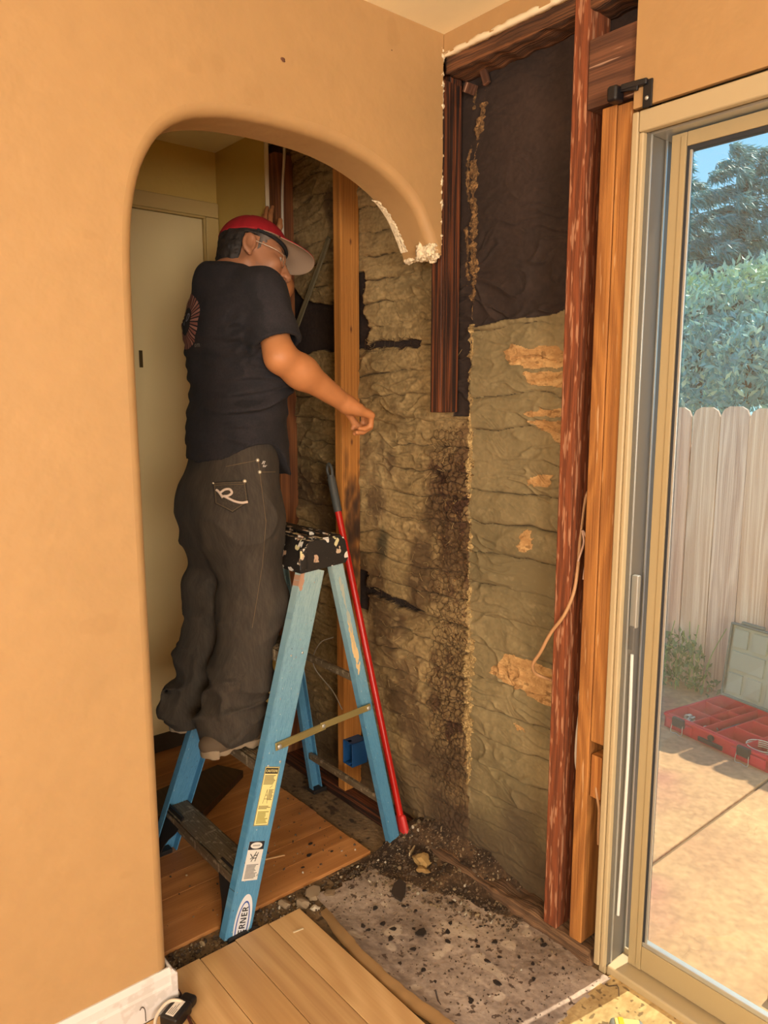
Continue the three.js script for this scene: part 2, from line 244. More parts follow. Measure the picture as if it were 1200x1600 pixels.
// arch wall: front face with a rounded edge round the opening, soffit, back face
{
  const prof = [[0.655, 0], [0.655, 0.4], [0.654, 0.8], [0.653, 1.2], [0.652, 1.6], [0.654, 1.78], [0.664, 1.88], [0.688, 1.963], [0.73, 2.03], [0.79, 2.073], [0.87, 2.096], [0.96, 2.106], [1.06, 2.108], [1.16, 2.104], [1.25, 2.089], [1.33, 2.064], [1.40, 2.03], [1.45, 1.99], [1.482, 1.945], [1.505, 1.905], [1.522, 1.872]];
  const curve = new THREE.CatmullRomCurve3(prof.map(([x, y]) => new THREE.Vector3(x, y, 0)), false, 'centripetal'), P = curve.getSpacedPoints(110).map((p) => [p.x, p.y]), r = 0.026, NB = 6;
  const nrm = P.map((_, i) => { const a = P[Math.max(0, i - 1)], b = P[Math.min(P.length - 1, i + 1)], dx = b[0] - a[0], dy = b[1] - a[1], l = Math.hypot(dx, dy); return [-dy / l, dx / l]; });
  const face = (z, off, back) => {
    const end = 1.5455, s = [[-2.3, -0.02], [0.655 - off, -0.02], ...P.slice(1).map(([x, y], i) => [x + nrm[i + 1][0] * off, y + nrm[i + 1][1] * off])].filter(([x]) => x < end - 0.004);
    s.push([end - 0.003, 1.885], [end, 1.91], [end - 0.003, 2.02], [end + 0.001, 2.14], [end - 0.002, 2.26], [end, 2.46], [-2.3, 2.46]);
    const sh = new THREE.Shape(s.map(([x, y]) => new THREE.Vector2(x, y))), g = new THREE.ShapeGeometry(sh); g.translate(0, 0, z);
    if (back) { const q = g.toNonIndexed(), p = q.attributes.position; for (let i = 0; i < p.count; i += 3) { const a = [p.getX(i), p.getY(i)]; p.setXY(i, p.getX(i + 1), p.getY(i + 1)); p.setXY(i + 1, ...a); } q.computeVertexNormals(); return q; }
    return g.toNonIndexed();
  };
  const rows = []; for (let k = 0; k <= NB; k++) { const a = k / NB * PI / 2; rows.push([r * (1 - Math.sin(a)), ZA - r * (1 - Math.cos(a))]); } for (let k = 1; k <= 6; k++) rows.push([0, lerp(ZA - r, ZAB, k / 6)]);
  const pos = [], idx = []; rows.forEach(([o, z]) => P.forEach(([x, y], i) => pos.push(x + nrm[i][0] * o, y + nrm[i][1] * o, z)));
  for (let k = 0; k < rows.length - 1; k++) for (let i = 0; i < P.length - 1; i++) { const a = k * P.length + i, b = a + 1, c = a + P.length, d = c + 1; idx.push(a, b, c, b, d, c); }
  const g = new THREE.BufferGeometry(); g.setAttribute('position', new THREE.BufferAttribute(new Float32Array(pos), 3)); g.setIndex(idx); g.computeVertexNormals();
  const capEnd = new THREE.PlaneGeometry(ZA - ZAB, 0.58).rotateY(PI / 2).translate(1.5445, 2.165, (ZA + ZAB) / 2), leg = box(1.515, 1.5445, 1.872, 1.89, ZAB + 0.002, ZA - 0.006, 0);
  const w = struct('wall_left', merge([uvBox(face(ZA, r, false)), uvBox(face(ZAB, 0, true)), uvBox(g), uvBox(capEnd), uvBox(leg)]), M.wall);
  // broken plaster: ragged strips where the leg of the arch and the corner were cut away
  const broken = (w0, h0, d0, nx, ny, nz, amp, f, put) => { const g = rough(rough(new THREE.BoxGeometry(w0, h0, d0, nx, ny, nz), amp, f), amp * 0.6, f * 3.1, 7); put(g); return uvBox(g); };
  mesh('broken_plaster', broken(0.008, 0.53, 0.012, 3, 170, 4, 0.009, 70, (g) => g.translate(1.5445, 2.155, ZA - 0.0075)), M.plasterRaw, w);
  mesh('broken_plaster', broken(0.042, 0.036, 0.05, 18, 14, 20, 0.014, 55, (g) => g.translate(1.521, 1.884, ZA - 0.027)), M.plasterRaw, w);
  mesh('broken_plaster', broken(0.022, 0.010, 0.082, 8, 4, 30, 0.009, 70, (g) => g.translate(1.525, 1.872, ZA - 0.084)), M.plasterRaw, w);
  // raw plaster bared on the soffit near its back edge, down to the broken end
  { const q = [], qi = [], n = 60, i0 = 102.5; for (let k = 0; k <= n; k++) { const t = i0 + (109 - i0) * k / n, i = Math.floor(t), j = Math.min(109, i + 1), f = t - i, x = lerp(P[i][0], P[j][0], f), y = lerp(P[i][1], P[j][1], f), nx = nrm[i][0], ny = nrm[i][1], wd = (0.020 + 0.010 * k / n) * sstep(0, 5, k) + 0.004 * vn(k * 0.7, 2); for (let m = 0; m <= 6; m++) { const l = -0.003 - 0.0035 * Math.abs(vn(k * 0.9, m * 1.3, 5)) * (m > 0 && m < 6 ? 1 : 0.2) ; q.push(x + nx * l, y + ny * l, ZAB + wd * m / 6); } } for (let k = 0; k < n; k++) for (let m = 0; m < 6; m++) { const A = k * 7 + m, B = A + 1, C = A + 7, D = C + 1; qi.push(A, B, C, B, D, C); } const sg = new THREE.BufferGeometry(); sg.setAttribute('position', new THREE.BufferAttribute(new Float32Array(q), 3)); sg.setIndex(qi); sg.computeVertexNormals(); mesh('broken_plaster', uvBox(sg), M.plasterRaw, w); }
  const chip = (x, y, s, n) => { const q = rock(s, n, 1, 0.7, 0.18); q.translate(x, y, ZA + 0.0005); mesh('paint_chip', uvBox(q), M.brown, w); }; chip(1.03, 2.25, 0.006, 4); chip(1.36, 2.36, 0.002, 5);
}
// baseboard of the arch wall with a step and a return round the corner
{
  const y0 = 0.02, sh = [[0, y0], [0.016, y0], [0.016, 0.083], [0.012, 0.088], [0.012, 0.108], [0.004, 0.121], [0, 0.121]];
  const pr = (A, B, out) => { const g = prism(sh, (a, y, t) => [lerp(A[0], B[0], t) + out[0] * a, y, lerp(A[1], B[1], t) + out[1] * a]); return uvBox(g, 'x'); };
  struct('baseboard_left', merge([pr([-2.2, ZA], [0.655, ZA], [0, 1]), pr([0.655, ZA + 0.013], [0.655, ZAB], [1, 0]), bxu(0.652, 0.671, y0, 0.108, ZA - 0.004, ZA + 0.016, 0.003)]),
    std({ map: tex(256, 256, (u, v) => { const s = sstep(0.22, 0.4, pf(u, v, 10, 10, 95, 4)); return mix3([216, 210, 206], [172, 160, 152], s * 0.28); }, 0.3, 0.3), roughness: 0.6 }));
}
// other walls of the room and of the hall behind the arch
struct('wall_side', uvBox(merge([box(-2.35, -2.2, 0, CEIL, -3.05, -0.5, 0), box(-2.35, -2.2, 0, CEIL, 1.2, 3.15, 0), box(-2.35, -2.2, 0, 0.85, -0.5, 1.2, 0), box(-2.35, -2.2, 2.15, CEIL, -0.5, 1.2, 0)])), M.wall);
struct('wall_back', uvBox(merge([box(-2.2, -1.75, 0, CEIL, 3, 3.15, 0), box(-0.25, 1.75, 0, CEIL, 3, 3.15, 0), box(-1.75, -0.25, 0, 0.9, 3, 3.15, 0), box(-1.75, -0.25, 2.1, CEIL, 3, 3.15, 0)])), M.wall);
const glowPanes = flat('#fff4e2', 0.4, { emissive: new THREE.Color('#fff1d8'), emissiveIntensity: 1.2 });  // glowing panes of the two added windows, put in for fill light
{ const w = struct('added_window_1', merge([box(-2.22, -2.18, 0.82, 0.88, -0.53, 1.23), box(-2.22, -2.18, 2.12, 2.18, -0.53, 1.23), box(-2.22, -2.18, 0.88, 2.12, -0.53, -0.47), box(-2.22, -2.18, 0.88, 2.12, 1.17, 1.23), box(-2.21, -2.19, 0.88, 2.12, 0.33, 0.37)]), M.white); mesh('glow_pane', box(-2.206, -2.2, 0.86, 2.14, -0.5, 1.2, 0), glowPanes, w); }
{ const w = struct('added_window_2', merge([box(-1.78, -0.22, 0.87, 0.93, 2.98, 3.02), box(-1.78, -0.22, 2.07, 2.13, 2.98, 3.02), box(-1.78, -1.72, 0.93, 2.07, 2.98, 3.02), box(-0.28, -0.22, 0.93, 2.07, 2.98, 3.02), box(-1.02, -0.98, 0.93, 2.07, 2.985, 3.015)]), M.white); mesh('glow_pane', box(-1.75, -0.25, 0.9, 2.1, 3.0, 3.006, 0), glowPanes, w); }
struct('wall_hall', uvBox(merge([box(-1.0, 0.62, 0, CEIL, -3.05, -2.897, 0), box(1.487, 1.75, 0, CEIL, -3.05, -2.897, 0), box(0.62, 1.487, 2.193, CEIL, -3.05, -2.897, 0)])), M.hallWall);
struct('wall_hall_side', uvBox(box(-1.15, -1.0, 0, CEIL, -3.05, ZAB, 0)), M.hallWall);
struct('hall_gap_strip', bxu(-1.0, 1.5, 0.012, 0.085, -2.905, -2.88, 0.003, 'x'), flat('#3a2c1c', 0.8));  // dark strip standing in for the shaded gap where the baseboard is missing
{
  const leaf = std({ map: tex(128, 128, (u, v) => { const m = 1 + 0.03 * pf(u, v, 3, 3, 97); return [226 * m, 204 * m, 152 * m]; }, 1, 1), roughness: 0.45 });
  const d = struct('door_1', bxu(0.70, 1.478, 0.02, 2.186, -2.93, -2.895, 0.003), leaf);
  const cas = flat('#c9ae72', 0.5);
  mesh('door_casing', merge([bxu(1.487, 1.543, 0.01, 2.194, -2.9, -2.878, 0.004), bxu(0.56, 1.543, 2.195, 2.252, -2.9, -2.878, 0.004, 'x'), bxu(0.56, 0.62, 0.01, 2.194, -2.9, -2.878, 0.004)]), cas, d);
  mesh('door_stop', merge([bxu(1.4785, 1.4865, 0.01, 2.1865, -2.94, -2.884, 0.001), bxu(0.62, 1.487, 2.187, 2.195, -2.94, -2.884, 0.001, 'x')]), flat('#bfa468', 0.5), d);
  for (const y of [0.25, 1.72]) mesh('hinge', bxu(1.474, 1.484, y - 0.045, y + 0.045, -2.9, -2.889, 0.002), flat('#5a4a30', 0.4, { metalness: 0.6 }), d);
  mesh('latch_plate', bxu(1.190, 1.203, 1.595, 1.66, -2.897, -2.889, 0.001), flat('#57472c', 0.4, { metalness: 0.6 }), d);
}
// ---------- outer wall: sheathing, door header, drywall that is left ----------
const wr = struct('wall_right', uvBox(merge([box(1.665, 1.75, -0.15, CEIL, -3.05, -1.0, 0), box(1.665, 1.75, 2.09, CEIL, -1.0, 0.85, 0), box(1.665, 1.75, -0.15, CEIL, 0.85, 3.15, 0), box(1.665, 1.75, -0.15, -0.0, -1.0, 0.85, 0)])), flat('#b59a78', 0.9));
{
  const dw = (a, b, c, d) => bxu(XB, XB + 0.013, c, d, a, b, 0.0015);
  mesh('drywall', dw(-0.998, 3, 2.10, CEIL), M.wall, wr);
  mesh('drywall', dw(0.9, 3, 0, 2.10), M.wall, wr);
  mesh('drywall', dw(-1.59, -0.998, 2.398, CEIL), M.wall, wr);
  const h = mesh('drywall', dw(-2.897, -2.522, 0, CEIL), M.hallWall, wr);
  mesh('cut_edge', rough(box(XB - 0.0008, XB + 0.0135, 0.02, CEIL, -2.522, -2.516, 0), 0.004, 60), M.plasterRaw, h);
  mesh('cut_edge', rough(new THREE.BoxGeometry(0.014, 0.012, 0.59, 2, 2, 60).translate(XB + 0.006, 2.398, -1.294), 0.006, 50), M.plasterRaw, wr);
}
// felt paper on the outer sheathing: sagging between its wires, creased, torn and stained
const FELT = { z0: -2.56, z1: -0.99, y0: 0.0, y1: 2.42 };
const seamZ = (y) => -1.53 - 0.016 * y + 0.005 * vn(y * 9, 3.3) + 0.002 * vn(y * 40, 1);
const blackEdge = (z) => 1.684 + 0.05 * (z + 1.55) + 0.006 * vn(z * 30, 7);
function wireLine(z, y, s) { // distance below and above the nearest wire, 0..1
  const yy = y + 0.016 * vn(z * 6, y * 2, s) + 0.010 * (z + 1.5) * (s ? 1 : -1) + 0.006 * vn(z * 22, y * 10, s + 3), k = yy / (s ? 0.093 : 0.078);
  return [k - Math.floor(k), Math.floor(k)];
}
function inBlack(z, y) {
  if (z > seamZ(y) - 0.03 && y > blackEdge(z)) return 1;
  if (z > -1.63 && z < seamZ(y) + 0.002 && y > 1.425) return 1;
  if (z < -2.19 && y > 1.645 + 0.012 * vn(z * 20, 2) && y < 1.855 + 0.05 * vn(z * 12, 9)) return 1;
  if (z < -2.045 + 0.02 * vn(y * 18, 4) && z > -2.12 && y > 1.66 && y < 1.90) return 1;
  if (z > -2.1 && z < -1.765 && Math.abs(y - 1.652 - 0.006 * vn(z * 25, 1)) < 0.011 * sstep(-1.76, -1.80, z) + 0.004 * vn(z * 40, 5)) return 1;
  if (z > -2.1 && z < -1.745 && Math.abs(y - 0.797 + (z + 1.9) * 0.06 - 0.005 * vn(z * 25, 1)) < 0.014 * sstep(-1.745, -1.85, z) + 0.004 * vn(z * 40, 5)) return 1;
  if (z < -2.045 + 0.012 * vn(y * 30, 8) && z > -2.12 && y > 0.72 && y < 0.87) return 1;
  return 0;
}
const rotten = (z, y) => sstep(-1.76, -1.63, z + 0.03 * vn(y * 8, 2)) * sstep(-1.52, -1.56, z) * sstep(1.5, 1.3, y) * (0.55 + 0.6 * clamp(0.5 + vn(y * 5, 11)));
function feltH(z, y) {
  const right = z > seamZ(y), s = right ? 1 : 0, b = inBlack(z, y);
  const [t, k] = wireLine(z, y, s), str = clamp(0.45 + 0.85 * vn(z * 6, k * 3.7, s + 9)), sp = right ? 0.093 : 0.078;
  const sag = Math.pow(t, 0.32) * Math.pow(1 - t, 0.8) * 1.6, e = Math.min(t, 1 - t) * sp / 0.0028, crease = Math.exp(-e * e);
  let h = (right ? 0.017 : 0.016) * sag * (0.3 + 0.7 * str) - 0.008 * crease * str;
  const wz = z * 13 + 1.8 * fbm(z * 6, y * 7, 2, 2), wy = y * 42 + (right ? 3.0 : 2.2) * fbm(z * 7, y * 9, 4, 3), rid = 1 - Math.abs(vn(wz, wy, s + 1));
  h += (right ? 0.0068 : 0.0074) * rid * rid * rid * (0.35 + clamp(0.5 + 1.4 * vn(z * 6, y * 6, 5)));
  const rid2 = 1 - Math.abs(vn(z * 34 + fbm(z * 20, y * 20, 1, 2) * 3, y * 90 + 5 * vn(z * 12, y * 12, 3), s + 4)); h += (right ? 0.0016 : 0.0020) * rid2 * rid2 * rid2;
  h += 0.006 * fbm(z * 4, y * 4, 8, 3) + (right ? 0.0008 : 0.0016) * fbm(z * 80, y * 110, 3, 2);
  const q = right ? 0 : rotten(z, y);
  if (q > 0) { const [f1, f2] = cells(z + 0.006 * vn(z * 40, y * 40), y + 0.006 * vn(z * 40, y * 40, 4), 0.021); h += q * (0.007 * sstep(0.0, 0.35, f2 - f1) * (0.6 + 0.6 * vn(z * 30, y * 30, 7)) + 0.012 * fbm(z * 26, y * 30, 6, 3) + 0.003 * vn(z * 150, y * 150, 2)); }
  if (b) h = y > 1.4 && z > -1.66 ? 0.010 * fbm(z * 4, y * 4, 8, 2) + 0.011 * rid * rid * rid * (0.15 + 0.85 * sstep(2.1, 1.7, y)) + 0.0012 * rid2 * rid2 - 0.002 : h * 0.2 - 0.012;
  return h;
}
{
  const NZ = 440, NY = 900, pos = [], uv = [], idx = [];
  for (let j = 0; j <= NY; j++) for (let i = 0; i <= NZ; i++) { const z = lerp(FELT.z0, FELT.z1, i / NZ), y = lerp(FELT.y0, FELT.y1, j / NY); pos.push(1.644 - feltH(z, y), y, z); uv.push(i / NZ, j / NY); }
  for (let j = 0; j < NY; j++) for (let i = 0; i < NZ; i++) { const a = j * (NZ + 1) + i, b = a + 1, c = a + NZ + 1, d = c + 1; idx.push(a, c, b, b, c, d); }
  const g = new THREE.BufferGeometry(); g.setAttribute('position', new THREE.BufferAttribute(new Float32Array(pos), 3)); g.setAttribute('uv', new THREE.BufferAttribute(new Float32Array(uv), 2)); g.setIndex(idx); g.computeVertexNormals();
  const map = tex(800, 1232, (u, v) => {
    const z = lerp(FELT.z0, FELT.z1, u), y = lerp(FELT.y0, FELT.y1, v), right = z > seamZ(y);
    const n = fbm(z * 5, y * 5, 1, 4), g = fbm(z * 120, y * 120, 2, 3), st = vn(z * 30, y * 160, 3);
    let c = right ? mix3([118, 105, 74], [150, 133, 96], clamp(0.5 + n + 0.4 * g)) : mix3([124, 104, 68], [166, 142, 98], clamp(0.5 + n + 0.6 * g + 0.3 * st));
    if (inBlack(z, y)) { c = mix3([40, 29, 25], [58, 44, 38], clamp(0.5 + n + g * 0.6)); return c; }
    if (!right) {
      const dark = sstep(0.12, 0.5, fbm(z * 9, y * 7, 21, 4) + 0.25 * sstep(0.2, -0.2, Math.abs(y - 1.0) - 0.25) + rotten(z, y) * 0.12);
      c = mix3(c, [60, 40, 24], dark * 0.55); { const q = rotten(z, y), [f1, f2] = cells(z + 0.006 * vn(z * 40, y * 40), y + 0.006 * vn(z * 40, y * 40, 4), 0.021); c = mix3(c, [96, 70, 44], q * 0.4); c = mix3(c, [46, 28, 16], q * sstep(0.16, 0.03, f2 - f1) * 0.85); c = mix3(c, [58, 34, 20], q * sstep(0.1, 0.4, fbm(z * 24, y * 18, 41, 3)) * 0.8); }
      const dr = sstep(0.3, 0.46, fbm(z * 40, y * 55, 31, 3)); c = mix3(c, [190, 166, 120], dr * 0.35 * (1 - rotten(z, y)));
      const da = Math.hypot((z + 1.96) / 0.03, (y - 0.98) / 0.06); c = mix3(c, [52, 48, 34], sstep(1.3, 0.4, da) * 0.7);
    } else { const dr = sstep(0.36, 0.5, fbm(z * 50, y * 60, 33, 3)); c = mix3(c, [164, 148, 112], dr * 0.3); }
    { const s = right ? 1 : 0, [t, k] = wireLine(z, y, s), str = clamp(0.45 + 0.85 * vn(z * 6, k * 3.7, s + 9)), e = Math.min(t, 1 - t) * (right ? 0.093 : 0.078) / 0.0016; c = mix3(c, [34, 24, 15], Math.exp(-e * e) * sstep(0.45, 0.75, str + 0.25 * vn(z * 60, k)) * 0.85); }  // creases darkened in the colour, painting the shade of the folds
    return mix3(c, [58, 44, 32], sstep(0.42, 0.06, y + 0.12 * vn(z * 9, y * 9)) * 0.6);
  });
  map.wrapS = map.wrapT = THREE.ClampToEdgeWrapping;
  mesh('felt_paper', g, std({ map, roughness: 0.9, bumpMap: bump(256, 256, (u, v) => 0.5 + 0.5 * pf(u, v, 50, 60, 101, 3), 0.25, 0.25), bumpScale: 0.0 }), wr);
}
const onWall = (z, y, lift = 0) => [1.644 - feltH(z, y) - lift, y, z];
// torn places where the tan stucco behind shows: thin irregular sheets that follow the paper
{
  const tan = std({ map: tex(256, 256, (u, v) => { const n = pf(u, v, 5, 9, 111), g = pf(u, v, 40, 60, 112, 3), s = sstep(0.25, 0.45, pf(u, v, 9, 14, 113, 3)); return mix3(mix3([170, 130, 82], [206, 168, 114], clamp(0.5 + n + g * 0.5)), [110, 78, 44], s * 0.5); }, 0.2, 0.2), roughness: 0.95 });
  const P = [
    [[-1.439, 1.609], [-1.405, 1.621], [-1.337, 1.609], [-1.253, 1.614], [-1.2, 1.596], [-1.19, 1.498], [-1.269, 1.507], [-1.345, 1.525], [-1.369, 1.56], [-1.426, 1.579]], [[-1.364, 1.438], [-1.288, 1.454], [-1.2, 1.448], [-1.2, 1.347], [-1.297, 1.396], [-1.33, 1.413]],
    [[-1.336, 1.263], [-1.303, 1.278], [-1.243, 1.279], [-1.248, 1.253], [-1.312, 1.23]], [[-1.352, 1.099], [-1.319, 1.113], [-1.291, 1.081], [-1.317, 1.055], [-1.351, 1.053]],
    [[-1.46, 0.664], [-1.4, 0.744], [-1.305, 0.746], [-1.2, 0.734], [-1.2, 0.699], [-1.2, 0.623], [-1.301, 0.633], [-1.373, 0.65]], [[-1.357, 0.537], [-1.321, 0.539], [-1.309, 0.524], [-1.349, 0.516]]];
  P.forEach((poly, n) => {
    const inside = (z, y) => { let c = false; for (let i = 0, j = poly.length - 1; i < poly.length; j = i++) { const [a, b] = poly[i], [d, e] = poly[j]; if ((b > y) !== (e > y) && z < (d - a) * (y - b) / (e - b) + a) c = !c; } return c; };
    const zs = poly.map((q) => q[0]), ys = poly.map((q) => q[1]), z0 = Math.min(...zs) - 0.02, z1 = Math.max(...zs) + 0.02, y0 = Math.min(...ys) - 0.02, y1 = Math.max(...ys) + 0.02, st = 0.0025, nz = Math.ceil((z1 - z0) / st), ny = Math.ceil((y1 - y0) / st), ids = new Map(), pos = [], idx = [];
    const ok = (i, j) => { const z = z0 + i * st, y = y0 + j * st; const zz = z + 0.012 * vn(z * 45, y * 60, n) + 0.004 * vn(z * 160, y * 200, n), yy = y + 0.008 * vn(z * 30, y * 70, n + 5); return inside(zz, yy) && !(n < 2 && Math.abs(y - [1.553, 1.425][n] - 0.004 * vn(z * 40, 2)) < 0.0035); };
    const id = (i, j) => { const k = i + j * 10000; if (!ids.has(k)) { ids.set(k, pos.length / 3); const z = z0 + i * st, y = y0 + j * st; pos.push(...onWall(z, y, 0.0022 + 0.0016 * vn(z * 80, y * 140, 4))); } return ids.get(k); };
    for (let j = 0; j < ny; j++) for (let i = 0; i < nz; i++) if (ok(i, j) && ok(i + 1, j) && ok(i, j + 1) && ok(i + 1, j + 1)) { const a = id(i, j), b = id(i + 1, j), c = id(i, j + 1), d = id(i + 1, j + 1); idx.push(a, c, b, b, c, d); }
    const g = new THREE.BufferGeometry(); g.setAttribute('position', new THREE.BufferAttribute(new Float32Array(pos), 3)); g.setIndex(idx); mesh('torn_patch', uvBox(g), tan, wr);
  });
}
// stucco squeezed through the seam, and rotten crumbs over the paper left of it
{
  const ridge = (y0, y1, w, seed, off, gap) => { const n = Math.ceil((y1 - y0) / 0.0022), m = 14, q = [], qi = []; for (let i = 0; i <= n; i++) { const y = lerp(y0, y1, i / n), W = w * (0.75 + 0.9 * Math.abs(vn(y * 28, seed)) + 0.5 * vn(y * 90, seed + 2)) * (gap && vn(y * 19, seed + 5) < -0.4 ? 0.2 : 1) * (y < 0.75 && y > 0.45 && !gap ? 1.7 : 1), zc = seamZ(y) + off(y) + 0.005 * vn(y * 22, seed + 7); for (let k = 0; k <= m; k++) { const a = k / m * PI, r = W * (0.75 + 0.55 * fbm(y * 160, k * 0.9, seed, 3)), z = zc + r * Math.cos(a); q.push(1.646 - Math.min(0.012, feltH(z, y)) - 0.55 * r * Math.sin(a) - 0.002 * Math.max(0, vn(y * 320, k * 2.1, seed)), y, z); } } for (let i = 0; i < n; i++) for (let k = 0; k < m; k++) { const A = i * (m + 1) + k, B = A + 1, C = A + m + 1, D = C + 1; qi.push(A, B, C, B, D, C); } const g = new THREE.BufferGeometry(); g.setAttribute('position', new THREE.BufferAttribute(new Float32Array(q), 3)); g.setIndex(qi); return uvBox(toCreasedNormals(g, 0.5)); };
  const crumb = (a, b) => std({ map: tex(128, 128, (u, v) => mix3(a, b, clamp(0.5 + pf(u, v, 8, 8, 171) + 0.5 * pf(u, v, 30, 30, 172, 2))), 0.08, 0.08), roughness: 0.97 });
  stuff(mesh('stucco_ridge', ridge(0.25, 1.69, 0.0085, 3, () => 0, false), crumb([120, 98, 62], [196, 170, 118]), wr));
  stuff(mesh('stucco_ridge', merge([ridge(1.70, 2.37, 0.014, 13, (y) => 0.004 + 0.05 * sstep(2.1, 2.4, y), true), ridge(1.78, 2.33, 0.006, 23, (y) => -0.018 + 0.03 * sstep(2.1, 2.4, y), true)]), crumb([66, 48, 30], [150, 116, 74]), wr));
  const gs = [], rs = Array.from({ length: 10 }, (_, k) => rock(0.006, k * 7 + 2, 0.35, 1.2, 0.85)), rt = (g, s, a, z, y, lift) => g.clone().applyMatrix4(new THREE.Matrix4().compose(new THREE.Vector3(...onWall(z, y, lift)), new THREE.Quaternion().setFromEuler(new THREE.Euler(a, a * 0.4, 0)), new THREE.Vector3(s, s, s)));
  for (let k = 0; k < 420; k++) { const y = rnd(0.15, 1.4), z = -1.545 - 0.13 * Math.pow(rnd(), 1.4); gs.push(rt(rs[Math.floor(rnd(10))], rnd(0.25, 0.9), rnd(-1.5, 1.5), z, y, 0.000)); }
  stuff(mesh('rotten_crumbs', uvBox(merge(gs)), crumb([70, 50, 30], [140, 110, 70]), wr));
  // flat scraps of old wood under the ceiling plate
  [[-1.565, 2.325, 0.045, 0.026, 0.5], [-1.512, 2.345, 0.02, 0.055, -0.35]].forEach(([z, y, w, h, a]) => { const g = uvBox(box(-0.006, 0.006, -h / 2, h / 2, -w / 2, w / 2, 0.002)); g.rotateX(a); g.translate(1.625, y, z); mesh('wood_scrap', g, M.brown, wr); });
}
// chicken wire: hexagons bent over the rotten strip and across the open slits
{
  const gs = [], seg = (a, b) => { const A = new THREE.Vector3(...a), B = new THREE.Vector3(...b), d = B.clone().sub(A), L = d.length(); if (L < 1e-4) return; const g = new THREE.CylinderGeometry(0.0007, 0.0007, L, 4, 1, true); g.translate(0, L / 2, 0); g.applyQuaternion(new THREE.Quaternion().setFromUnitVectors(new THREE.Vector3(0, 1, 0), d.normalize())); g.translate(A.x, A.y, A.z); gs.push(g); };
  const s = 0.015, P = (i, j, k) => { const cx = i * s * 3 ** 0.5 + (j & 1) * s * 3 ** 0.5 / 2, cy = j * s * 1.5, a = PI / 6 + k * PI / 3; return [cx + s * Math.cos(a), cy + s * Math.sin(a)]; };
  const field = (z0, z1, y0, y1, lift, amp) => { for (let j = 0; j * s * 1.5 < y1 - y0; j++) for (let i = 0; i * s * 3 ** 0.5 < z1 - z0; i++) for (let k = 0; k < 3; k++) { if (rnd() < 0.18) continue; const q = [P(i, j, k), P(i, j, k + 1)].map(([a, b]) => { const z = z0 + a + amp * vn(a * 40, b * 40, 1), y = y0 + b + amp * vn(a * 40, b * 40, 2); return onWall(z, y, lift + 0.004 * vn(z * 30, y * 30, 7)); }); seg(...q); } };
  field(-1.70, -1.555, 0.22, 1.38, 0.006, 0.006); field(-2.06, -1.78, 1.632, 1.66, 0.012, 0.003); field(-2.05, -1.77, 0.775, 0.81, 0.012, 0.003);
  stuff(mesh('wire_mesh', merge(gs), flat('#4a3a28', 0.6, { metalness: 0.5 }), wr));
}
// loose straw-like fibres and splinters on the paper
{
  const gs = []; for (let k = 0; k < 140; k++) { const z = rnd(-2.05, -1.6), y = rnd(0.4, 1.9), p = [0, 1, 2].map((i) => onWall(z + i * rnd(-0.012, 0.012), y + i * rnd(-0.012, 0.012), 0.003 + 0.003 * i)); gs.push(tube(p, 0.0006, 3, 4)); }
  stuff(mesh('loose_fibres', merge(gs), flat('#b09a6a', 0.9), wr));
}
// ---------- studs and other framing, each a piece of timber of its own ----------
const X0 = 1.558;
function timber(name, label, cat, x0, x1, y0, y1, z0, z1, mat, along = 'y', group) { const g = rough(new THREE.BoxGeometry(1, 1, 1, 1, 1, 1), 0, 1); g.dispose(); return tag(mesh(name, bxu(x0, x1, y0, y1, z0, z1, 0.003, along), mat), label, cat, group); }
timber('wall_stud', 'reddish stud at the cut drywall edge behind the capped man', 'stud', X0, 1.636, 0.045, 2.36, -2.515, -2.473, std({ map: woodTex([92, 52, 26], [142, 88, 46], { seed: 46, rings: 6 }), bumpMap: woodBump, bumpScale: 0.001, roughness: 0.8 }));
{
  const s = timber('wall_stud', 'orange stud between the man\'s outstretched hand and the grey pole, rot-stained at mid height', 'stud', X0, 1.636, 0.045, 2.42, -2.122, -2.08, std({ map: canvasTex(256, 2048, (c, w, h) => { const r = rng(3); c.fillStyle = '#bd7f38'; c.fillRect(0, 0, w, h); for (let k = 0; k < 420; k++) { const x = r() * w; c.strokeStyle = ['rgba(130,74,26,.35)', 'rgba(222,158,82,.3)', 'rgba(100,56,20,.25)'][k % 3]; c.lineWidth = 0.6 + r() * 2.2; c.beginPath(); let y = r() * h - 300; c.moveTo(x, y); for (let q = 0; q < 5; q++) { y += 160; c.lineTo(x + (r() - 0.5) * 10, y); } c.stroke(); } for (let k = 0; k < 260; k++) { const y = h * (1 - (0.95 + 0.30 * (r() + r() - 1)) / 2.375), x = w * (0.35 + 0.6 * r()), a = c.createRadialGradient(x, y, 1, x, y, 10 + 26 * r()); a.addColorStop(0, 'rgba(42,24,12,.30)'); a.addColorStop(1, 'rgba(42,24,12,0)'); c.fillStyle = a; c.fillRect(x - 40, y - 40, 80, 80); } for (const yy of [0.18, 0.3, 0.46, 0.63]) { const a = c.createRadialGradient(w * .6, h * yy, 2, w * .6, h * yy, 12); a.addColorStop(0, 'rgba(80,40,16,.8)'); a.addColorStop(1, 'rgba(80,40,16,0)'); c.fillStyle = a; c.fillRect(0, h * yy - 30, w, 60); } }), bumpMap: woodBump, bumpScale: 0.001, roughness: 0.75 }));
  const p = s.geometry.attributes.position, u = s.geometry.attributes.uv; for (let i = 0; i < p.count; i++) { u.setXY(i, clamp((p.getX(i) - X0) / 0.09 * 0.75 + (p.getZ(i) + 2.122) / 0.042 * 0.25), (p.getY(i) - 0.045) / 2.375); }
}
timber('wall_stud', 'dark red stud sawn off at its foot below the broken arch end', 'stud', X0, 1.632, 1.436, 2.345, -1.645, -1.602, M.darkStud);
